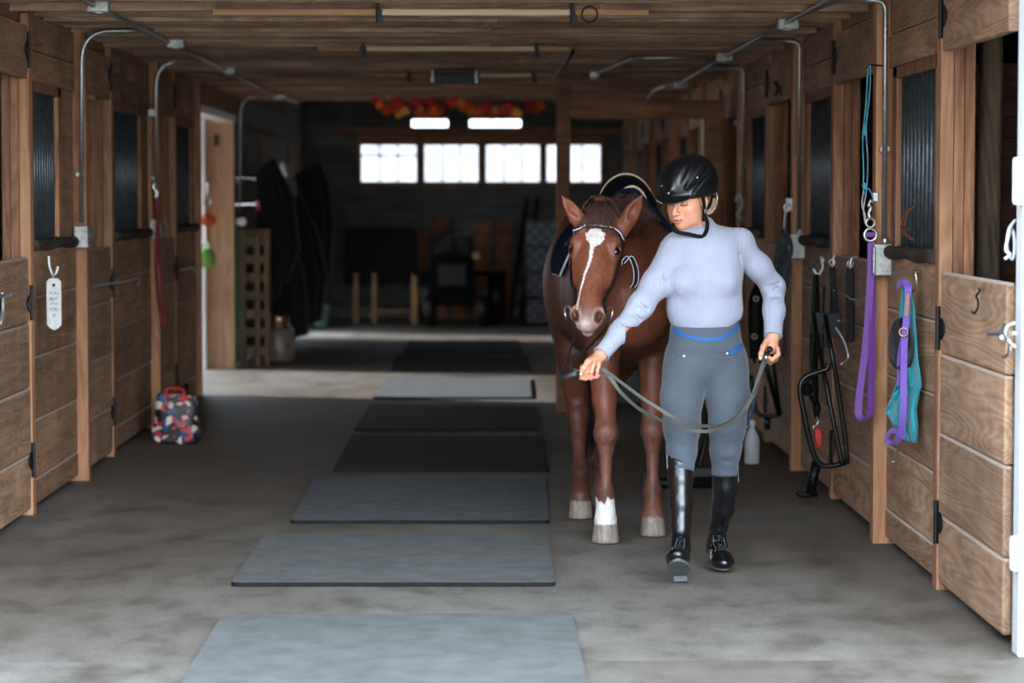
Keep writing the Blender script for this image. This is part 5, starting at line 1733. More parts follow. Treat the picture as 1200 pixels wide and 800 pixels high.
obj('seat', MB().grid(seat_fn, 28, 24), M_SADL, sad, smooth=True, solid=.022)
cant = [seat_fn(u / 24, 1) + Vector((0, -.006, .008)) for u in range(25)]
obj('piping', MB().tube(cant, .0065, 8), M_CREAM, sad, smooth=True)
pom = [seat_fn(u / 24, 0) + Vector((0, -.008, .008)) for u in range(25)]
obj('piping', MB().tube(pom, .006, 8), M_CREAM, sad, smooth=True)


def cpanel(u, v):
    a = 2 * u - 1
    p = seat_fn(u, 1); q = around(12.2, a * .55, .03)
    return p * (1 - v) + Vector((q.x, p.y - .03, q.z)) * v
obj('panel', MB().grid(cpanel, 20, 6), M_CREAM, sad, smooth=True, solid=.015)


def fpanel(u, v):
    a = 2 * u - 1
    p = seat_fn(u, 0); q = around(11.86, a * .7, .03)
    return p * (1 - v) + Vector((q.x, p.y + .02, q.z)) * v
obj('gullet', MB().grid(fpanel, 20, 6), M_SADL, sad, smooth=True, solid=.015)
for sd_, nm in ((-1, 'flap'), (1, 'flap')):
    def flap(u, v, sd_=sd_):
        th = sd_ * (.35 + .62 * v)
        y = 11.98 - .03 * math.sin(v * 2.4) + (.20 - .04 * v) * u
        return around(y, th, .034 - .006 * v)
    obj(nm, MB().grid(flap, 12, 14), M_SADL, sad, smooth=True, solid=.008)

# ---------------------------------------------------------------- bridle and bit
M_BRID = plain('bridle_leather', srgb(16, 18, 20), .45, 0, nscale=60, noise=.25)
br = thing('bridle', 'black leather bridle with pale browband on the chestnut horse', 'bridle', Vector(H(.3, 0, -.1)))


def hugpath(pts, off, n=6):
    out = []
    for p in spline([Vector(p) for p in pts], n): out.append(hug(p, off)[0])
    return out


def hugstrap(pts, w, t, off, mat, name, par=None, n=6):
    sp = spline([Vector(p) for p in pts], n); pp = []; sd = []
    for i, p in enumerate(sp):
        l, nn_ = hug(p, off); pp.append(l)
        tg = (sp[min(i + 1, len(sp) - 1)] - sp[max(i - 1, 0)]).normalized()
        sd.append(nn_.cross(tg))
    return obj(name, MB().strap(pp, w, t, sd), mat, par or br)


bb = [H(.085, -.105, -.09), H(.080, -.075, -.02), H(.088, -.03, .01), H(.090, .03, .01), H(.082, .075, -.02), H(.088, .105, -.09)]
hugstrap(bb, .018, .005, .005, M_BRID, 'browband')
obj('piping', MB().tube(hugpath(bb, .010), .0035, 6), M_PIPE, br, smooth=True)
for sg_ in (-1, 1):
    hugstrap([H(.0, sg_ * .06, -.09), H(.085, sg_ * .10, -.085), H(.2, sg_ * .10, -.09), H(.32, sg_ * .090, -.075), H(.43, sg_ * .080, -.065), H(.475, sg_ * .075, -.06)], .021, .006, .008, M_BRID, 'cheekpiece')
    hugstrap([H(.085, sg_ * .10, -.11), H(.17, sg_ * .09, -.19), H(.22, sg_ * .06, -.25), H(.23, 0, -.26)], .013, .005, .006, M_BRID, 'throatlatch')
    c0, n0 = hug(H(.488, sg_ * .080, -.055), .016)
    obj('bit_ring', MB().tube(ring(c0, .031, (.45, -.9, .1), (.2 * sg_, 0, 1), 18), .0045, 8, closed=True), M_STEEL, br, smooth=True)
    b0, _ = hug(H(.20, sg_ * .10, -.105), .014)
    obj('buckle', MB().tube(ring(b0, .011, (0, -1, 0), (0, 0, 1), 12), .0025, 6, closed=True), M_STEEL, br, smooth=True)
    if sg_ > 0:
        kk = [b0 + Vector((.0, 0, .0)), P(738, 300, y=b0.y), P(745, 315, y=b0.y + .02), P(745, 330, y=b0.y + .03), P(741, 337, y=b0.y + .03)]
        obj('strap_end', MB().strap(spline(kk, 5), .020, .004, (1, .3, 0)), M_BRID, br)
        for dx_ in (-.010, .010): obj('piping', MB().tube([p + Vector((dx_, -.004, 0)) for p in spline(kk, 5)], .0018, 6), M_PIPE, br)
hugstrap([H(.02, -.07, -.09), H(-.02, -.035, -.06), H(-.03, 0, -.05), H(-.02, .035, -.06), H(.02, .07, -.09)], .022, .006, .008, M_BRID, 'headpiece')
hugstrap([H(.36, -.085, -.1), H(.355, -.06, -.02), H(.352, 0, .0), H(.355, .06, -.02), H(.36, .085, -.1)][:1] + [H(.36, -.08, -.12), H(.37, -.04, -.16), H(.37, .04, -.16), H(.36, .08, -.12)], .014, .005, .006, M_BRID, 'jaw_strap')
BITL = hug(H(.505, -.080, -.055), .018)[0]
BITR = hug(H(.505, .080, -.055), .018)[0]

# ================================================================== RIDER
YR = 10.42
def p_(px, py, y=YR): return A3(P(px, py, y=y))


# ---- head frame
hdO = p_(806, 232, 10.46)
_f = A3([-.60, -.80, 0]); _f = unit(_f) * math.cos(math.radians(13)) + A3([0, 0, -math.sin(math.radians(13))])
_f = unit(_f)
_u = unit(A3([.05, -.0, 1.0]) - _f * (A3([.05, 0, 1.0]) @ _f))
_r = np.cross(_u, _f) * 1.0
_r = _r if _r[0] > 0 else -_r
FM = np.stack([_r, _u, _f], 1)


def K(r, u, f): return hdO + _r * r + _u * u + _f * f


gx = axis_pts([(.40, .44, .01), (.44, .56, .0035), (.56, .72, .009), (.72, .96, .0035), (.96, 1.13, .009), (1.13, 1.24, .0035), (1.24, 1.30, .01)])
gy = axis_pts([(9.86, 10.06, .009), (10.06, 10.58, .0042), (10.58, 10.80, .010)])
gz = axis_pts([(-.01, .80, .010), (.80, .99, .0035), (.99, 1.34, .009), (1.34, 1.70, .0035)])
b = SDF(gx, gy, gz)
Eh = lambda r, u, f, rad, k=.012, op='add': b.ell(K(r, u, f), rad, FM, k, op)   # rad = right, up, fwd
Eh(0, .040, -.018, (.074, .080, .094), .03)
Eh(0, -.020, .030, (.067, .085, .060), .03)
Eh(0, -.070, .030, (.052, .038, .050), .03)
Eh(0, -.100, .062, (.022, .018, .020), .025)
for s_ in (-1, 1):
    Eh(s_ * .036, -.036, .056, (.024, .022, .024), .02)
    Eh(s_ * .048, -.072, .022, (.016, .03, .034), .025)
Eh(0, .020, .078, (.048, .012, .014), .015)
b.cone(K(0, .004, .086), K(0, -.040, .112), .0075, .0105, k=.010)
for s_ in (-1, 1):
    Eh(s_ * .012, -.043, .100, (.0075, .007, .010), .006)
    Eh(s_ * .031, -.002, .100, (.017, .012, .014), .012, 'sub')
    Eh(s_ * .031, -.003, .080, (.0145, .0105, .0125), .004)
    Eh(s_ * .006, -.050, .106, (.003, .003, .004), .003, 'sub')
    Eh(s_ * .077, -.012, -.008, (.009, .030, .018), .008)
    Eh(s_ * .086, -.010, -.002, (.006, .018, .010), .006, 'sub')
Eh(0, -.062, .092, (.018, .012, .010), .012)
Eh(0, -.0665, .0985, (.023, .0042, .006), .004)
Eh(0, -.0780, .0945, (.020, .0048, .007), .004)
Eh(0, -.0725, .1055, (.021, .0014, .010), .002, 'sub')
b.cone(K(.0, -.07, -.02), p_(826, 283, 10.50), .054, .060, k=.02)
# ---- trunk, slim, under the clothes
b.ell(p_(825, 312, 10.46), (.135, .085, .14), k=.05)
b.ell(p_(827, 360, 10.46), (.12, .08, .16), k=.05)
b.ell(p_(826, 415, 10.47), (.14, .09, .13), k=.05)
shR, elR, wrR = p_(783, 300, 10.44), p_(751, 358, 10.34), p_(704, 416, 10.20)
shL, elL, wrL = p_(873, 290, 10.50), p_(906, 336, 10.56), p_(906, 394, 10.42)
b.chain([shR, elR, wrR], [.034, .024, .0225], k=.02)
b.chain([shL, elL, wrL], [.034, .024, .0225], k=.02)
# legs (covered)
anR, anL = p_(797, 632, 10.19), p_(840, 626, 10.58)
b.chain([p_(804, 436, 10.45), p_(799, 465, 10.42), p_(799, 500, 10.35), p_(799, 528, 10.29), p_(798, 548, 10.265), p_(798, 575, 10.25), p_(798, 615, 10.215), p_(798, 642, 10.175)], [.075, .064, .052, .042, .036, .036, .026, .022], k=.02)
b.chain([p_(850, 436, 10.47), p_(853, 465, 10.45), p_(852, 500, 10.43), p_(850, 528, 10.43), p_(849, 550, 10.44), p_(850, 575, 10.46), p_(842, 617, 10.54), p_(840, 640, 10.58)], [.075, .066, .052, .042, .036, .036, .026, .022], k=.02)

# ---- right hand (image left): closed on the reins
def hand_pt(o, M, a, c, d): return o + M[:, 0] * a + M[:, 1] * c + M[:, 2] * d


REIN_C = p_(690, 436, 10.16)
# frame: x along rein (to image right), y from wrist to knuckles, z towards the camera
hx_ = unit(p_(712, 436, 10.15) - p_(676, 438, 10.17))
hy_ = unit(p_(688, 434, 10.15) - wrR); hy_ = unit(hy_ - hx_ * (hy_ @ hx_) * .45)
hz_ = unit(np.cross(hx_, hy_)); hz_ = hz_ if hz_[1] < 0 else -hz_
palmc = p_(695, 425, 10.165)
b.cone(wrR, palmc, .025, .026, k=.015)
b.ell(palmc, (.031, .026, .021), np.stack([hx_, unit(np.cross(hz_, hx_)), hz_], 1), .012)
for i in range(4):
    t_ = i / 3
    kn = p_(683 + 19 * t_, 427 - 2 * t_ + 2 * (t_ - .5) ** 2 * 4, 10.135 - .004 * i)
    m1 = p_(679 + 21 * t_, 436 - 1 * t_, 10.112 + .004 * i)
    m2 = p_(679 + 20 * t_, 444 - 2.0 * abs(t_ - .4) * 2, 10.125 + .004 * i)
    tp = p_(685 + 17 * t_, 443 - 3 * t_, 10.150)
    r0 = (.0098, .0100, .0095, .0085)[i]
    b.chain([kn, m1, m2, tp], [r0, r0 * .95, r0 * .88, r0 * .78], k=.004)
# thumb over the top, pointing down-left
b.chain([p_(697, 421, 10.15), p_(689, 424, 10.105), p_(684, 431, 10.082), p_(680, 438, 10.082)], [.015, .0125, .011, .0090], k=.008)
# ---- left hand (image right) holding crop and rein ends
b.cone(wrL, p_(904, 405, 10.41), .024, .027, k=.015)
b.ell(p_(903.5, 406, 10.41), (.026, .026, .032), None, .015)
for i in range(4):
    kn = p_(911 - .3 * i, 408 + 2.2 * i, 10.372 + .018 * i)
    m1 = p_(912 - 1.0 * i, 415 + 2.0 * i, 10.355 + .019 * i)
    m2 = p_(905 - .8 * i, 421.5 + 1.2 * i, 10.345 + .018 * i)
    tp = p_(899 - .3 * i, 417 + 2.2 * i, 10.355 + .018 * i)
    b.chain([kn, m1, m2, tp], [.0100, .0095, .0088, .0078], k=.004)
b.chain([p_(899, 399, 10.40), p_(894.5, 407, 10.365), p_(892, 414, 10.345), p_(891, 420, 10.34)], [.014, .0115, .0100, .0082], k=.008)


def skin_col(v):
    c = np.tile(A3(srgb(206, 146, 116)[:3]), (len(v), 1))
    q = v - hdO; r = q @ _r; u = q @ _u; f = q @ _f
    head = (v[:, 2] > 1.36)
    def mixin(m, col):
        nonlocal c
        m = (m * head)[:, None]; c = c * (1 - m) + A3(srgb(*col)[:3]) * m
    for s_ in (-1, 1):
        mixin(.55 * np.exp(-(((r - s_ * .040) / .020) ** 2 + ((u + .040) / .018) ** 2)) * (f > .02), (206, 116, 92))
        mixin(.9 * np.exp(-(((r - s_ * .031) / .017) ** 4 + ((u + .0095) / .0028) ** 4)) * (f > .06), (70, 46, 38))
        mixin(.40 * np.exp(-(((r - s_ * .031) / .018) ** 2 + ((u - .004) / .008) ** 2)) * (f > .06), (160, 100, 78))
        mixin(.75 * np.exp(-(((r - s_ * .034) / .019) ** 4 + ((u - .019 + .1 * np.abs(r)) / .0038) ** 2)) * (f > .05), (140, 104, 78))
        mixin(.9 * np.exp(-(((r - s_ * .006) / .0035) ** 2 + ((u + .051) / .003) ** 2)) * (f > .09), (90, 48, 40))
    mixin(.35 * np.exp(-((r / .014) ** 2 + ((u + .038) / .016) ** 2)) * (f > .08), (206, 116, 92))
    mixin(.8 * np.exp(-((r / .021) ** 4 + ((u + .0725) / .0095) ** 4)) * (f > .08), (176, 96, 84))
    mixin(.95 * np.exp(-((r / .019) ** 4 + ((u + .0725) / .0016) ** 2)) * (f > .085), (84, 40, 38))
    # hands a little redder at the knuckles
    hnd = (v[:, 2] < 1.0)
    k_ = (.5 + .5 * np.sin(v[:, 0] * 400) * np.sin(v[:, 2] * 380))[:, None] * .18 * hnd[:, None]
    c = c * (1 - k_) + A3(srgb(190, 110, 92)[:3]) * k_
    return np.clip(c, 0, 1)


M_SKIN = vcol('skin', rough=.5, spec=.4, noise=.05, nscale=(90, 90, 90), bump=.12, bdist=.001, sss=.06)
rider = thing('person', 'person in black helmet, pale blue sweater, grey breeches and tall boots leading the horse', 'person', (.93, 10.35, 0))
body = b.mesh('body', M_SKIN, rider, skin_col)
del b
BB = bvh_of(body)
# finger nails
M_NAIL = plain('nail', srgb(236, 206, 196), .3, 0, noise=.03)
nm = MB()
for (px, py, y) in ((680, 438.5, 10.073), (685.5, 443.5, 10.140), (692, 444, 10.140), (698, 442, 10.14), (702, 439, 10.14), (891, 419, 10.332)):
    q_, n_ = hug(P(px, py, y=y), .0006, BB)
    zax = n_; xax = zax.orthogonal().normalized(); M = Matrix((xax, zax.cross(xax), zax)).transposed()
    nm.ball(q_, .0048, .0055, .0014, 10, M)
obj('nails', nm, M_NAIL, rider, smooth=True)

# ---------------------------------------------------------------- sweater
cx = axis_pts([(.44, 1.30, .006)]); cyy = axis_pts([(10.1, 10.72, .007)]); cz = axis_pts([(.84, 1.47, .0065)])
s = SDF(cx, cyy, cz)
s.ell(p_(826, 302, 10.45), (.158, .108, .135), k=.05)
s.ell(p_(824, 328, 10.44), (.156, .108, .12), k=.06)
s.ell(p_(826, 362, 10.45), (.157, .105, .13), k=.06)
s.cone(p_(795, 287, 10.47), p_(868, 282, 10.49), .052, .054, k=.05)      # shoulders
s.ell(p_(803, 330, 10.375), (.066, .058, .058), k=.035)                   # bust
s.ell(p_(846, 328, 10.375), (.066, .058, .058), k=.035)
s.cone(p_(822, 292, 10.49), p_(816, 258, 10.475), .074, .064, k=.03)      # collar
s.chain([p_(790, 296, 10.45), p_(768, 333, 10.40), elR, p_(727, 388, 10.27), wrR], [.064, .054, .048, .039, .0325], k=.035)
s.chain([p_(866, 290, 10.49), p_(889, 313, 10.52), elL, p_(907, 364, 10.49), wrL], [.059, .051, .046, .042, .0360], k=.03)
R_S = np.random.default_rng(5)
# soft folds: shallow grooves
def groove(a, b_, r=.010, k=.02): s.cone(a, b_, r, r * .6, k=k, op='sub')
def crease(pts, dep, r): 
    for a, c_ in zip(pts[:-1], pts[1:]): s.cone(a, c_, r, r, k=.018, op='sub')
crease([p_(783, 346, 10.345), p_(800, 353, 10.325), p_(822, 351, 10.325)], 0, .007)
crease([p_(822, 351, 10.325), p_(845, 352, 10.325), p_(866, 346, 10.345)], 0, .005)
crease([p_(745, 352, 10.285), p_(757, 362, 10.30)], 0, .006)
crease([p_(738, 365, 10.265), p_(750, 375, 10.29)], 0, .005)
crease([p_(729, 376, 10.235), p_(738, 388, 10.255)], 0, .005)
crease([p_(897, 338, 10.49), p_(912, 333, 10.52)], 0, .006)
crease([p_(897, 348, 10.47), p_(912, 346, 10.49)], 0, .005)
crease([p_(789, 310, 10.35), p_(779, 326, 10.36)], 0, .006)
crease([p_(866, 300, 10.40), p_(872, 318, 10.42)], 0, .006)
# openings: cut flat at hem, cuffs and collar
hemz = lambda x, y: 1.55 - (np.interp(np.asarray(x).ravel(), [p_(777, 380)[0], p_(800, 388)[0], p_(822, 391)[0], p_(850, 385)[0], p_(874, 371)[0]], [381, 388, 391, 385, 371]).reshape(np.shape(x)) - 228) / 288.
s.half(lambda x, y, z: (hemz(x, y) - z) , (.60, 10.1, .84), (1.12, 10.72, 1.2))
dR = unit(wrR - p_(727, 388, 10.27)); cR = wrR - dR * .004
s.half(lambda x, y, z: (x - cR[0]) * dR[0] + (y - cR[1]) * dR[1] + (z - cR[2]) * dR[2], (.42, 10.1, .82), (.56, 10.4, 1.05))
dL = unit(wrL - p_(907, 364, 10.49)); cL = wrL
s.half(lambda x, y, z: (x - cL[0]) * dL[0] + (y - cL[1]) * dL[1] + (z - cL[2]) * dL[2], (1.13, 10.3, .84), (1.28, 10.6, 1.05))
nT = unit(A3([-.25, -.35, 1.0])); nC = p_(814, 266, 10.43)
s.half(lambda x, y, z: (x - nC[0]) * nT[0] + (y - nC[1]) * nT[1] + (z - nC[2]) * nT[2], (.70, 10.25, 1.34), (1.02, 10.65, 1.5))


def knit():
    k = NT('ribbed_knit')
    tc = k.n('ShaderNodeTexCoord')
    sx = k.n('ShaderNodeSeparateXYZ'); k.l(tc.outputs['Object'], sx.inputs[0])
    nz = k.n('ShaderNodeTexNoise', Scale=5.0, Detail=3.0); k.l(tc.outputs['Object'], nz.inputs['Vector'])
    # ribs run along the body: phase from x plus a little of z
    m1 = k.n('ShaderNodeMath', operation='MULTIPLY_ADD', i1=-.42)
    k.l(sx.outputs['Z'], m1.inputs[0]); 
    ph = k.n('ShaderNodeMath', operation='MULTIPLY', i1=640.0); k.l(sx.outputs['X'], ph.inputs[0])
    sn = k.n('ShaderNodeMath', operation='SINE'); k.l(ph.outputs[0], sn.inputs[0])
    n2 = k.n('ShaderNodeTexNoise', Scale=300.0, Detail=2.0); k.l(tc.outputs['Object'], n2.inputs['Vector'])
    ad = k.n('ShaderNodeMath', operation='MULTIPLY_ADD', i1=.35); k.l(n2.outputs['Fac'], ad.inputs[0]); k.l(sn.outputs[0], ad.inputs[2])
    r = k.ramp(nz.outputs['Fac'], [(.3, srgb(148, 150, 164)), (.7, srgb(162, 165, 180))])
    mx = k.n('ShaderNodeMix', data_type='RGBA', blend_type='MULTIPLY'); mx.inputs[0].default_value = 1
    mr = k.n('ShaderNodeMapRange'); mr.inputs['From Min'].default_value = -1; mr.inputs['To Min'].default_value = .93
    k.l(sn.outputs[0], mr.inputs['Value'])
    k.l(r.outputs[0], mx.inputs[6]); k.l(mr.outputs[0], mx.inputs[7])
    k.l(mx.outputs[2], k.b.inputs['Base Color'])
    k.b.inputs['Roughness'].default_value = .85; k.b.inputs['Sheen Weight'].default_value = .15
    k.b.inputs['Specular IOR Level'].default_value = .2
    b1 = k.n('ShaderNodeBump', Strength=.35, Distance=.0015); k.l(ad.outputs[0], b1.inputs['Height'])
    n3 = k.n('ShaderNodeTexNoise', Scale=14.0, Detail=3.0, Distortion=1.2); k.l(tc.outputs['Object'], n3.inputs['Vector'])
    b2 = k.n('ShaderNodeBump', Strength=.45, Distance=.012); k.l(n3.outputs['Fac'], b2.inputs['Height'])
    k.l(b2.outputs[0], b1.inputs['Normal']); k.l(b1.outputs[0], k.b.inputs['Normal'])
    return k.m


M_KNIT = knit()
swt = s.mesh('sweater', M_KNIT, rider)
del s
SWB = bvh_of(swt)
for c0, d0, nm_ in ((cR, dR, 'cuff'), (cL, dL, 'cuff')):
    e1 = unit(np.cross(d0, [0, 1, 0])); e2 = np.cross(d0, e1)
    rr_ = .0345
    obj(nm_, MB().tube([Vector(c0 - d0 * .002 + e1 * rr_ * math.cos(a) + e2 * rr_ * math.sin(a)) for a in [i * PI / 12 for i in range(24)]], .0035, 6, closed=True), M_KNIT, rider, smooth=True)

# ---------------------------------------------------------------- breeches
cx = axis_pts([(.68, 1.18, .006)]); cyy = axis_pts([(10.1, 10.75, .007)]); cz = axis_pts([(.38, 1.12, .0065)])
s = SDF(cx, cyy, cz)
s.ell(p_(826, 385, 10.46), (.142, .098, .12), k=.05)
s.ell(p_(827, 420, 10.47), (.170, .112, .12), k=.06)
s.ell(p_(804, 425, 10.55), (.085, .09, .10), k=.05); s.ell(p_(850, 425, 10.56), (.085, .09, .10), k=.05)
s.chain([p_(804, 436, 10.45), p_(799, 465, 10.42), p_(799, 500, 10.35), p_(799, 528, 10.29), p_(798, 548, 10.265), p_(798, 575, 10.25)], [.098, .086, .074, .060, .048, .040], k=.02)
s.chain([p_(850, 436, 10.47), p_(853, 465, 10.45), p_(852, 500, 10.43), p_(850, 528, 10.43), p_(849, 555, 10.44), p_(849, 580, 10.45)], [.098, .088, .074, .061, .049, .040], k=.02)
# seams, pocket folds
for a, c_ in ((p_(778, 447, 10.345), p_(812, 440, 10.345)), (p_(778, 455, 10.34), p_(818, 452, 10.34)), (p_(776, 466, 10.335), p_(806, 463, 10.33)), (p_(826, 417, 10.352), p_(827, 452, 10.365)),
              (p_(842, 446, 10.345), p_(870, 452, 10.36)), (p_(788, 536, 10.225), p_(808, 540, 10.225)), (p_(840, 538, 10.375), p_(862, 542, 10.375))):
    s.cone(a, c_, .0035, .0025, k=.012, op='sub')
s.half(lambda x, y, z: z - (1.55 - (366 - 228) / 288.), (.6, 10.1, 1.0), (1.2, 10.75, 1.13))
s.half(lambda x, y, z: .40 - z, (.6, 10.0, .3), (1.2, 10.75, .5))


def fabric(name, c1, c2, sc=400.0):
    k = NT(name)
    tc = k.n('ShaderNodeTexCoord')
    nz = k.n('ShaderNodeTexNoise', Scale=7.0, Detail=4.0); k.l(tc.outputs['Object'], nz.inputs['Vector'])
    r = k.ramp(nz.outputs['Fac'], [(.3, c1), (.7, c2)]); k.l(r.outputs[0], k.b.inputs['Base Color'])
    k.b.inputs['Roughness'].default_value = .75; k.b.inputs['Sheen Weight'].default_value = .2; k.b.inputs['Specular IOR Level'].default_value = .25
    mp_ = k.n('ShaderNodeMapping'); mp_.inputs['Scale'].default_value = (7, 7, 26); k.l(tc.outputs['Object'], mp_.inputs[0])
    n3 = k.n('ShaderNodeTexNoise', Scale=1.4, Detail=3.0, Distortion=.8); k.l(mp_.outputs[0], n3.inputs['Vector'])
    b2 = k.n('ShaderNodeBump', Strength=.6, Distance=.012); k.l(n3.outputs['Fac'], b2.inputs['Height'])
    n2 = k.n('ShaderNodeTexNoise', Scale=sc, Detail=1.0); k.l(tc.outputs['Object'], n2.inputs['Vector'])
    b1 = k.n('ShaderNodeBump', Strength=.15, Distance=.001); k.l(n2.outputs['Fac'], b1.inputs['Height'])
    k.l(b2.outputs[0], b1.inputs['Normal']); k.l(b1.outputs[0], k.b.inputs['Normal'])
    return k.m


M_BREECH = fabric('breeches_cloth', srgb(66, 73, 81), srgb(78, 86, 95))
M_BAND = plain('waistband_knit', srgb(66, 70, 78), .8, 0, nscale=200, noise=.15)
M_BLUE = plain('blue_trim', srgb(24, 82, 140), .7, 0, nscale=100, noise=.08)
br_ = s.mesh('breeches', M_BREECH, rider)
del s
BRB = bvh_of(br_)


def hug2(p, off, T): return T.find_nearest(Vector(p))[0] + T.find_nearest(Vector(p))[1] * off


def cloth_strip(pts, w, t_, off, mat, name, T, par=None, n=6):
    sp = spline([Vector(p) for p in pts], n); pp = []; sd = []
    for i, p in enumerate(sp):
        l, nn_, _, _ = T.find_nearest(p)
        pp.append(l + nn_ * off)
        tg = (sp[min(i + 1, len(sp) - 1)] - sp[max(i - 1, 0)]).normalized(); sd.append(nn_.cross(tg))
    return obj(name, MB().strap(pp, w, t_, sd), mat, par or rider, smooth=False)


cloth_strip([p_(783, 385, 10.40), p_(797, 392, 10.36), p_(822, 397.5, 10.33), p_(848, 395, 10.35), p_(868, 384.5, 10.39), p_(873, 379, 10.42)], .016, .003, .002, M_BLUE, 'waist_stripe', BRB)
cloth_strip([p_(777, 405, 10.42), p_(797, 411, 10.35), p_(826, 413, 10.33), p_(852, 412, 10.35), p_(878, 403, 10.42)], .002, .002, .0015, M_BAND, 'seam', BRB)
cloth_strip([p_(858, 414, 10.35), p_(868, 409, 10.37), p_(877, 402, 10.41)], .020, .003, .0015, M_BLUE, 'pocket_trim', BRB)
cloth_strip([p_(779, 405, 10.40), p_(787, 412, 10.37), p_(799, 416, 10.35)], .003, .002, .001, M_BAND, 'pocket_seam', BRB)
cloth_strip([p_(857, 418, 10.35), p_(866, 421, 10.37), p_(879, 418, 10.41)], .002, .002, .0015, M_STEEL, 'pocket_seam', BRB)
for px, py in ((800, 415.5), (855, 414)):
    obj('button', MB().ball(hug2(p_(px, py, 10.35), .002, BRB), .0065, .004, .0065, 12), M_STEEL, rider, smooth=True)

# ---------------------------------------------------------------- boots
M_BOOT = plain('polished_boot_leather', srgb(7, 10, 13), .28, 0, nscale=30, noise=.2, coat=.5, bump=.06)
M_SOLE = plain('boot_sole', srgb(92, 98, 98), .7, 0, nscale=60, noise=.2)
M_SOLED = plain('boot_sole_dark', srgb(22, 24, 26), .6, 0, nscale=60, noise=.2)
M_STITCH = plain('boot_welt', srgb(96, 104, 110), .5, 0, noise=.1)


def boot(calf, rs, top_c, top_n, ankle, heel, toe, up, name):
    """calf = list of points top->ankle; heel, toe = centre of sole ends; up = foot normal"""
    heel, toe, up = A3(heel), A3(toe), unit(up)
    fd = unit(toe - heel); up = unit(up - fd * (up @ fd)); rt = np.cross(fd, up)
    allp = np.array([*calf, heel, toe])
    lo = allp.min(0) - .10; hi = allp.max(0) + .10
    s = SDF(axis_pts([(lo[0], hi[0], .005)]), axis_pts([(lo[1], hi[1], .006)]), axis_pts([(max(-.03, lo[2]), hi[2], .006)]))
    s.chain(calf, rs, k=.015)
    FMt = np.stack([rt, fd, up], 1)
    L = np.linalg.norm(toe - heel)
    s.ell(heel + fd * .045 + up * .050, (.036, .052, .050), FMt, .03)
    s.ell(heel + fd * (L * .72) + up * .034, (.046, .085, .034), FMt, .03)
    s.ell(heel + fd * (L * .80) + up * .030, (.046, .060, .032), FMt, .02)
    s.cone(calf[-1], heel + fd * (L * .55) + up * .05, rs[-1], .036, k=.03)
    # creases at the ankle
    for f_ in (.0, .022, .044):
        c_ = calf[-1] + fd * .02 + A3([0, 0, f_ + .01]); s.cone(c_ - rt * .04 + fd * .02, c_ + rt * .04 + fd * .02, .004, .004, k=.012, op='sub')
    s.half(lambda x, y, z: -((x - heel[0]) * up[0] + (y - heel[1]) * up[1] + (z - heel[2]) * up[2]) + .012, heel - .3, heel + .35)
    tn = unit(top_n); tc_ = A3(top_c)
    s.half(lambda x, y, z: (x - tc_[0]) * tn[0] + (y - tc_[1]) * tn[1] + (z - tc_[2]) * tn[2], tc_ - .14, tc_ + .14)
    o = s.mesh(name, M_BOOT, rider)
    # sole and heel block
    out = []
    for k in range(28):
        a = 2 * PI * k / 28
        fx = math.cos(a); fy = math.sin(a)
        ln = L / 2 * fx; wd = (.046 if fx > -.2 else .035) * fy * (1 - .12 * max(0, -fx)) * (1 if fx < .75 else 1)
        wd *= (1 - .25 * max(0, fx - .6))
        out.append((wd, ln))
    c0 = heel + fd * L / 2
    sm = MB(); n = len(out)
    base_ = [Vector(c0 + rt * w_ + fd * l_ + up * .002) for w_, l_ in out]; topp = [Vector(c0 + rt * w_ * 1.03 + fd * l_ * 1.02 + up * .014) for w_, l_ in out]
    sm._add(base_ + topp, [tuple(range(n - 1, -1, -1)), tuple(range(n, 2 * n))] + [(i, (i + 1) % n, n + (i + 1) % n, n + i) for i in range(n)])
    so = obj('sole', sm, M_SOLE, o)
    hb_ = MB()
    pts = [(.030, .0), (.031, .045), (.026, .062), (-.026, .062), (-.031, .045), (-.030, .0), (-.018, -.012), (.018, -.012)]
    vs = [Vector(heel + rt * a + fd * c_ - up * .020) for a, c_ in pts] + [Vector(heel + rt * a + fd * c_ + up * .004) for a, c_ in pts]
    n = len(pts)
    hb_._add(vs, [tuple(range(n)), tuple(range(2 * n - 1, n - 1, -1))] + [(i, n + i, n + (i + 1) % n, (i + 1) % n) for i in range(n)])
    obj('heel', hb_, M_SOLE, o, bevel=.002)
    T = bvh_of(o)
    # laces over the instep
    lc = MB()
    a0 = A3(calf[-1]) + A3([0, 0, .045]) + fd * .03; a1 = heel + fd * (L * .62) + up * .055
    for k in range(6):
        f0 = k / 6; f1 = (k + 1) / 6
        q0 = a0 + (a1 - a0) * f0; q1 = a0 + (a1 - a0) * f1
        for sg_ in (-1, 1):
            pts_ = [hug2(q0 + rt * .016 * sg_ + fd * .02 + up * .01, .003, T), hug2((q0 + q1) / 2 + fd * .03 + up * .02, .005, T), hug2(q1 - rt * .016 * sg_ + fd * .02 + up * .01, .003, T)]
            lc.tube(spline(pts_, 3), .0024, 6)
    obj('laces', lc, M_SOLED, o, smooth=True)
    wl = MB()
    for sg_ in (-1, 1):
        pp = []
        for k in range(9):
            f_ = k / 8
            q = a0 + (a1 - a0) * f_ + rt * sg_ * (.022 + .008 * math.sin(f_ * 6)) + fd * .012
            pp.append(hug2(q, .0015, T))
        wl.tube(spline(pp, 2), .0016, 6)
    obj('welt', wl, M_STITCH, o, smooth=True)
    return o, T


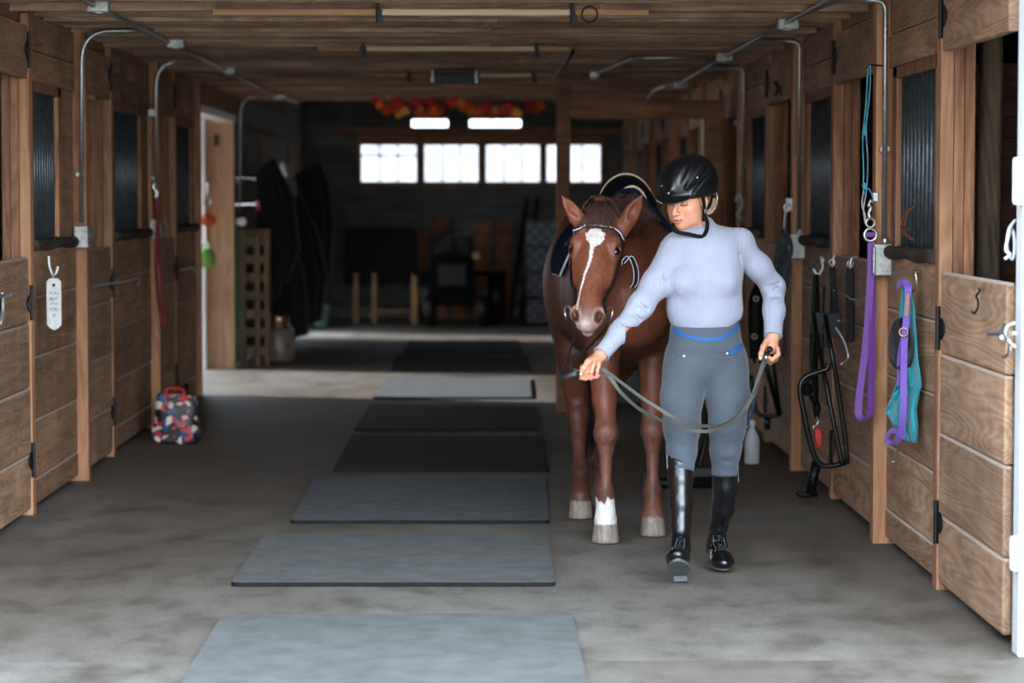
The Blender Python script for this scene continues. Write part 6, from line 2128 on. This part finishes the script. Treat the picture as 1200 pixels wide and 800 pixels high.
bR, TR = boot([p_(798, 520, 10.290), p_(797.5, 560, 10.255), p_(798, 590, 10.235), p_(798, 615, 10.215), p_(798, 632, 10.19), p_(798, 642, 10.165)],
              [.0585, .050, .0465, .0385, .0345, .034], p_(798, 538, 10.26), (.38, -.1, 1.0), anR, P(798, 680, y=10.20), P(794, 658, y=9.95), (0, .5, 1), 'boot')
bL, TL = boot([p_(849, 532, 10.435), p_(850, 570, 10.46), p_(847, 597, 10.50), p_(842, 617, 10.54), p_(840, 630, 10.57), p_(840, 640, 10.575)],
              [.0585, .051, .046, .0385, .0345, .034], p_(849, 550, 10.44), (-.30, -.35, 1.0), anL, (.990, 10.62, .020), (1.008, 10.400, .012), (0, 0, 1), 'boot')
# pale edge at the top of each boot (outer spanish top)
cloth_strip([p_(784, 549, 10.26), p_(782.5, 538, 10.27), p_(784, 531, 10.27), p_(787, 536, 10.23)], .003, .003, .002, M_STITCH, 'boot_piping', TR, bR)
cloth_strip([p_(864.5, 565, 10.46), p_(865.5, 552, 10.46), p_(864, 545, 10.44)], .003, .003, .002, M_STITCH, 'boot_piping', TL, bL)

# ---------------------------------------------------------------- helmet
hx = hdO
cx = axis_pts([(hx[0] - .19, hx[0] + .17, .0036)]); cyy = axis_pts([(hx[1] - .19, hx[1] + .17, .004)]); cz = axis_pts([(hx[2] - .06, hx[2] + .21, .0036)])
s = SDF(cx, cyy, cz)
HE = lambda r, u, f, rad, k=.012, op='add': s.ell(K(r, u, f), rad, FM, k, op)
HE(0, .050, -.016, (.106, .114, .130), .0)
HE(0, .075, -.03, (.100, .098, .122), .03)
HE(0, -.02, -.095, (.075, .06, .045), .04)           # nape
# vents and sculpted ridges
for s_ in (-1, 1):
    for (r0, u0, f0, r1, u1, f1, w_) in ((.080, .060, .082, .098, .120, -.02, .008), (.096, .052, .050, .106, .10, -.04, .007), (.035, .085, .115, .045, .165, .04, .008), (.104, .085, -.02, .095, .09, -.09, .006)):
        s.cone(K(s_ * r0, u0, f0), K(s_ * r1, u1, f1), w_, w_ * .7, k=.010, op='sub')
    for (r0, u0, f0, r1, u1, f1, w_) in ((.083, .040, .078, .104, .088, -.01, .006), (.062, .07, .10, .08, .14, .01, .006)):
        s.cone(K(s_ * r0, u0, f0), K(s_ * r1, u1, f1), w_, w_ * .8, k=.015)
s.cone(K(0, .06, .118), K(0, .160, .02), .007, .008, k=.02)
# lower rim plane: level at brow, lower at the nape
pn = unit(_u * -1.0 + _f * .08)
pc = K(0, .012, .03)
s.half(lambda x, y, z: (x - pc[0]) * pn[0] + (y - pc[1]) * pn[1] + (z - pc[2]) * pn[2], hx - .3, hx + .3, k=.01)
# hollow
HE(0, .045, -.014, (.082, .092, .104), .0, 'sub')
# visor
vis = unit(_f * .96 - _u * .28)
VM = np.stack([_r, unit(np.cross(vis, _r)), vis], 1)
s.ell(K(0, .026, .108), (.076, .0070, .050), VM, .012)
M_HELM = plain('matte_black_helmet', srgb(9, 11, 13), .42, 0, nscale=60, noise=.12, coat=.15)
hel = s.mesh('helmet', M_HELM, rider)
del s
TH = bvh_of(hel)
mid = [Vector(K(-.062, .050 + .114 * .82 * math.sin(a) + .001, -.016 + .133 * .82 * math.cos(a))) for a in [math.radians(8 + i * 100 / 20) for i in range(21)]]
obj('piping', MB().tube(mid, .0028, 6), plain('grey_beige_trim', srgb(150, 142, 130), .5), hel, smooth=True)
vr = [K(.076 * math.sin(a), .014 - .004 * math.cos(a), .106 + .052 * math.cos(a)) for a in [-1.3 + i * .06 for i in range(16)]]
obj('visor_trim', MB().tube([hug2(p, .0005, TH) for p in vr], .0026, 6), plain('grey_beige_trim', srgb(150, 142, 130), .5), hel, smooth=True)
for (r_, u_, f_) in ((-.02, .045, .12), (.085, .100, .05)):
    obj('rivet', MB().ball(hug2(K(r_, u_, f_), .001, TH), .0045, n=10), M_STEEL, hel, smooth=True)
# harness
M_STRAP = plain('black_web', srgb(8, 9, 10), .8, 0, nscale=150, noise=.2, spec=.15)
st = thing('harness', None, None); COL.objects.unlink(st); bpy.data.objects.remove(st)
sm = MB()
for s_ in (-1, 1):
    a = [K(s_ * .082, .020, .020), K(s_ * .081, -.02, .014), K(s_ * .074, -.055, .010), K(s_ * .070, -.075, .008), K(s_ * .068, -.090, .010)]
    b_ = [K(s_ * .080, .010, -.06), K(s_ * .082, -.03, -.03), K(s_ * .076, -.055, .004)]
    nr = Vector(_r) * s_
    sm.strap(spline([Vector(q) + nr * .004 for q in a], 5), .017, .003, (Vector(_f)))
    sm.strap(spline([Vector(q) + nr * .004 for q in b_], 5), .014, .003, (Vector(_f)))
ch = [Vector(K(-.058, -.100, .012)), P(787, 266, y=10.385), P(793, 271.5, y=10.365), P(808, 274.5, y=10.36), P(822, 277, y=10.365), P(827, 272, y=10.375), P(829, 262, y=10.385), P(825, 250, y=10.40)]
sm.strap(spline(ch, 5), .016, .004, [Vector((.1, 0, 1))] * 21 + [Vector((1, -.3, .1))] * 15)
obj('chin_strap', sm, M_STRAP, hel)
cb = MB()
c_ = Vector(K(.078, -.052, .008)) + Vector(_r) * .008
cb.box(-.009, .009, -.003, .003, -.012, .012, M=Matrix.Translation(c_) @ Matrix(((_f[0], _r[0], _u[0]), (_f[1], _r[1], _u[1]), (_f[2], _r[2], _u[2]))).to_4x4())
obj('buckle', cb, plain('grey_buckle', srgb(110, 116, 122), .4), hel, bevel=.002)
obj('fit_dial', MB().tube(spline([Vector(K(.070, .010, -.108)), Vector(K(.072, -.020, -.112)), Vector(K(.076, -.045, -.098)), Vector(K(.078, -.060, -.075))], 5), .003, 8), M_STEEL, hel, smooth=True)
# hair bun under the helmet
hm = MB(); R = random.Random(9)
for i in range(90):
    a = R.uniform(0, 6.28); q = [Vector(K(.045 + .02 * math.cos(a), -.015, -.085)), ]
    c1 = Vector(K(.050 + .020 * math.cos(a), -.045 + .012 * math.sin(a), -.105 - .01 * R.random()))
    c2 = Vector(K(.040 + .016 * math.cos(a), -.075 + .010 * math.sin(a), -.092))
    c3 = Vector(K(.030 + .010 * math.cos(a), -.085, -.075))
    hm.tube(spline([q[0], c1, c2, c3], 4), .0026, 5)
obj('hair_bun', hm, plain('blond_hair', srgb(170, 134, 96), .5, 0, nscale=200, noise=.25), rider, smooth=True)
hm = MB()
for s_ in (1,):
    for i in range(30):
        t0 = R.uniform(-.01, .03)
        q = [Vector(K(s_ * .074, .02, .03 - t0)), Vector(K(s_ * .0765, -.01, .022 - t0)), Vector(K(s_ * .077, -.035, .004 - t0)), Vector(K(s_ * .072, -.05, -.03 - t0))]
        hm.tube(spline(q, 3), .0012, 4)
obj('hair', hm, plain('blond_hair', srgb(170, 134, 96), .5, 0, nscale=200, noise=.25), rider, smooth=True)

# ---------------------------------------------------------------- reins and crop
M_REIN = plain('grey_olive_rein', srgb(68, 66, 59), .6, 0, nscale=120, noise=.25)
M_REIND = plain('dark_rein', srgb(30, 33, 34), .5, 0, nscale=120, noise=.25)
rn = thing('reins', 'flat grey leather reins running from the bit through both hands of the person', 'reins', P(690, 436, y=10.15))
z_in = 10.115
a = spline([BITL, P(675, 385, y=10.66), P(670, 405, y=10.5), P(661, 432, y=10.25), P(656, 439, y=10.16), P(661, 442, y=10.12), P(672, 438.5, y=10.105), P(682, 436, y=10.118), P(694, 433.5, y=10.125), P(704, 433, y=10.12)], 7)
obj('rein', MB().strap(a, .016, .004, (0, .35, 1)), M_REIND, rn)
a = spline([BITR, P(710, 384, y=10.66), P(698, 398, y=10.5), P(678, 418, y=10.3), P(670, 427, y=10.2), P(671, 433, y=10.14), P(680, 435.5, y=10.125), P(694, 433.5, y=10.13), P(704, 433, y=10.125)], 7)
obj('rein', MB().strap(a, .016, .004, (.3, .35, 1)), M_REIND, rn)
a = spline([P(702, 433, y=10.12), P(708, 434, y=10.11), P(717, 440, y=10.11), P(733, 452, y=10.11), P(752, 466, y=10.11), P(771, 478, y=10.11), P(788, 488, y=10.11), P(803, 494, y=10.12), P(822, 498.5, y=10.13), P(841, 499, y=10.16), P(853, 495, y=10.2), P(864, 487, y=10.24), P(875, 474, y=10.27), P(884, 458, y=10.29), P(889, 442, y=10.31), P(894, 426, y=10.335), P(897, 416, y=10.36)], 6)
obj('rein', MB().strap(a, .0140, .004, [Vector((0, .5 * math.sin(i * .09), 1)) for i in range(len(a))]), M_REIN, rn)
a = spline([P(702, 433, y=10.125), P(708, 435, y=10.12), P(717, 445, y=10.10), P(729, 461, y=10.10), P(750, 479.5, y=10.10), P(775, 492.5, y=10.09), P(795, 501, y=10.09), P(812, 504.5, y=10.10), P(831, 505, y=10.12), P(848, 500, y=10.17), P(862, 491, y=10.22), P(874, 477, y=10.26), P(885, 459, y=10.285), P(892, 441, y=10.305), P(897, 426, y=10.33), P(899, 416, y=10.36)], 6)
obj('rein', MB().strap(a, .0140, .004, [Vector((0, .6 * math.cos(i * .11), 1)) for i in range(len(a))]), M_REIN, rn)

cr = thing('riding_crop', 'black braided riding crop with round knob held in the left hand of the person', 'crop', P(864, 540, y=10.5))
top = P(903, 407, y=10.32)
obj('knob', MB().lathe([(0, 0), (.010, .001), (.0135, .006), (.0135, .012), (.010, .017), (.007, .022), (.007, .03)], top, 18, axis=(Vector(P(896, 424, y=10.36)) - top).normalized()), M_BLACK, cr, smooth=True)
obj('collar', MB().tube([P(898.5, 417, y=10.345), P(897, 420.5, y=10.35)], .0085, 10), M_STEEL, cr, smooth=True)
sh = [top + Vector((0, .012, 0)), P(896, 424, y=10.36), P(889, 447, y=10.42), P(882, 475, y=10.47), P(873, 508, y=10.52), P(864, 540, y=10.58)]


def braid():
    k = NT('braided_cord')
    tc = k.n('ShaderNodeTexCoord'); v = k.n('ShaderNodeTexVoronoi', Scale=120.0); k.l(tc.outputs['Object'], v.inputs['Vector'])
    r = k.ramp(v.outputs['Distance'], [(.25, srgb(8, 12, 18)), (.55, srgb(30, 52, 72)), (.8, srgb(90, 106, 116))])
    k.l(r.outputs[0], k.b.inputs['Base Color']); k.b.inputs['Roughness'].default_value = .6
    k.bump(v.outputs['Distance'], .5, .002); return k.m


obj('shaft', MB().tube(spline(sh, 6), .0065, 10), braid(), cr, smooth=True)

# ------------------------------------------------------------------ world and view
w = bpy.data.worlds.new('world'); SC.world = w; w.use_nodes = True
nt = w.node_tree
bg = nt.nodes['Background']
tcw = nt.nodes.new('ShaderNodeTexCoord')
sep = nt.nodes.new('ShaderNodeSeparateXYZ'); nt.links.new(tcw.outputs['Generated'], sep.inputs[0])
rp = nt.nodes.new('ShaderNodeValToRGB')
rp.color_ramp.elements[0].position = .45; rp.color_ramp.elements[0].color = (.92, .95, 1.0, 1)
rp.color_ramp.elements[1].position = .8; rp.color_ramp.elements[1].color = (.62, .80, 1.0, 1)
mp = nt.nodes.new('ShaderNodeMapRange'); mp.inputs['From Min'].default_value = -1
nt.links.new(sep.outputs['Z'], mp.inputs['Value']); nt.links.new(mp.outputs[0], rp.inputs[0])
nt.links.new(rp.outputs[0], bg.inputs['Color'])
# hazy bright part of the sky, low behind the photographer
dt = nt.nodes.new('ShaderNodeVectorMath'); dt.operation = 'DOT_PRODUCT'
nrm = nt.nodes.new('ShaderNodeVectorMath'); nrm.operation = 'NORMALIZE'
nt.links.new(tcw.outputs['Generated'], nrm.inputs[0]); nt.links.new(nrm.outputs[0], dt.inputs[0])
Ld = Vector(GLOW_DIR).normalized(); dt.inputs[1].default_value = tuple(Ld)
mxx = nt.nodes.new('ShaderNodeMath'); mxx.operation = 'MAXIMUM'; mxx.inputs[1].default_value = 0
nt.links.new(dt.outputs['Value'], mxx.inputs[0])
pw = nt.nodes.new('ShaderNodeMath'); pw.operation = 'POWER'; pw.inputs[1].default_value = GLOW_POW
nt.links.new(mxx.outputs[0], pw.inputs[0])
ma = nt.nodes.new('ShaderNodeMath'); ma.operation = 'MULTIPLY_ADD'; ma.inputs[1].default_value = GLOW; ma.inputs[2].default_value = WORLD_STRENGTH
nt.links.new(pw.outputs[0], ma.inputs[0]); nt.links.new(ma.outputs[0], bg.inputs['Strength'])
vs_ = SC.view_settings
SC.display_settings.display_device = 'sRGB'
vs_.view_transform = 'Standard'; vs_.look = 'None'; vs_.gamma = 1; vs_.use_curve_mapping = False
vs_.exposure = EXPOSURE
cy = SC.cycles
cy.use_denoising = True
cy.denoiser = 'OPENIMAGEDENOISE'
cy.max_bounces = 10; cy.diffuse_bounces = 6; cy.glossy_bounces = 4
cy.sample_clamp_indirect = 6
cy.caustics_reflective = False; cy.caustics_refractive = False
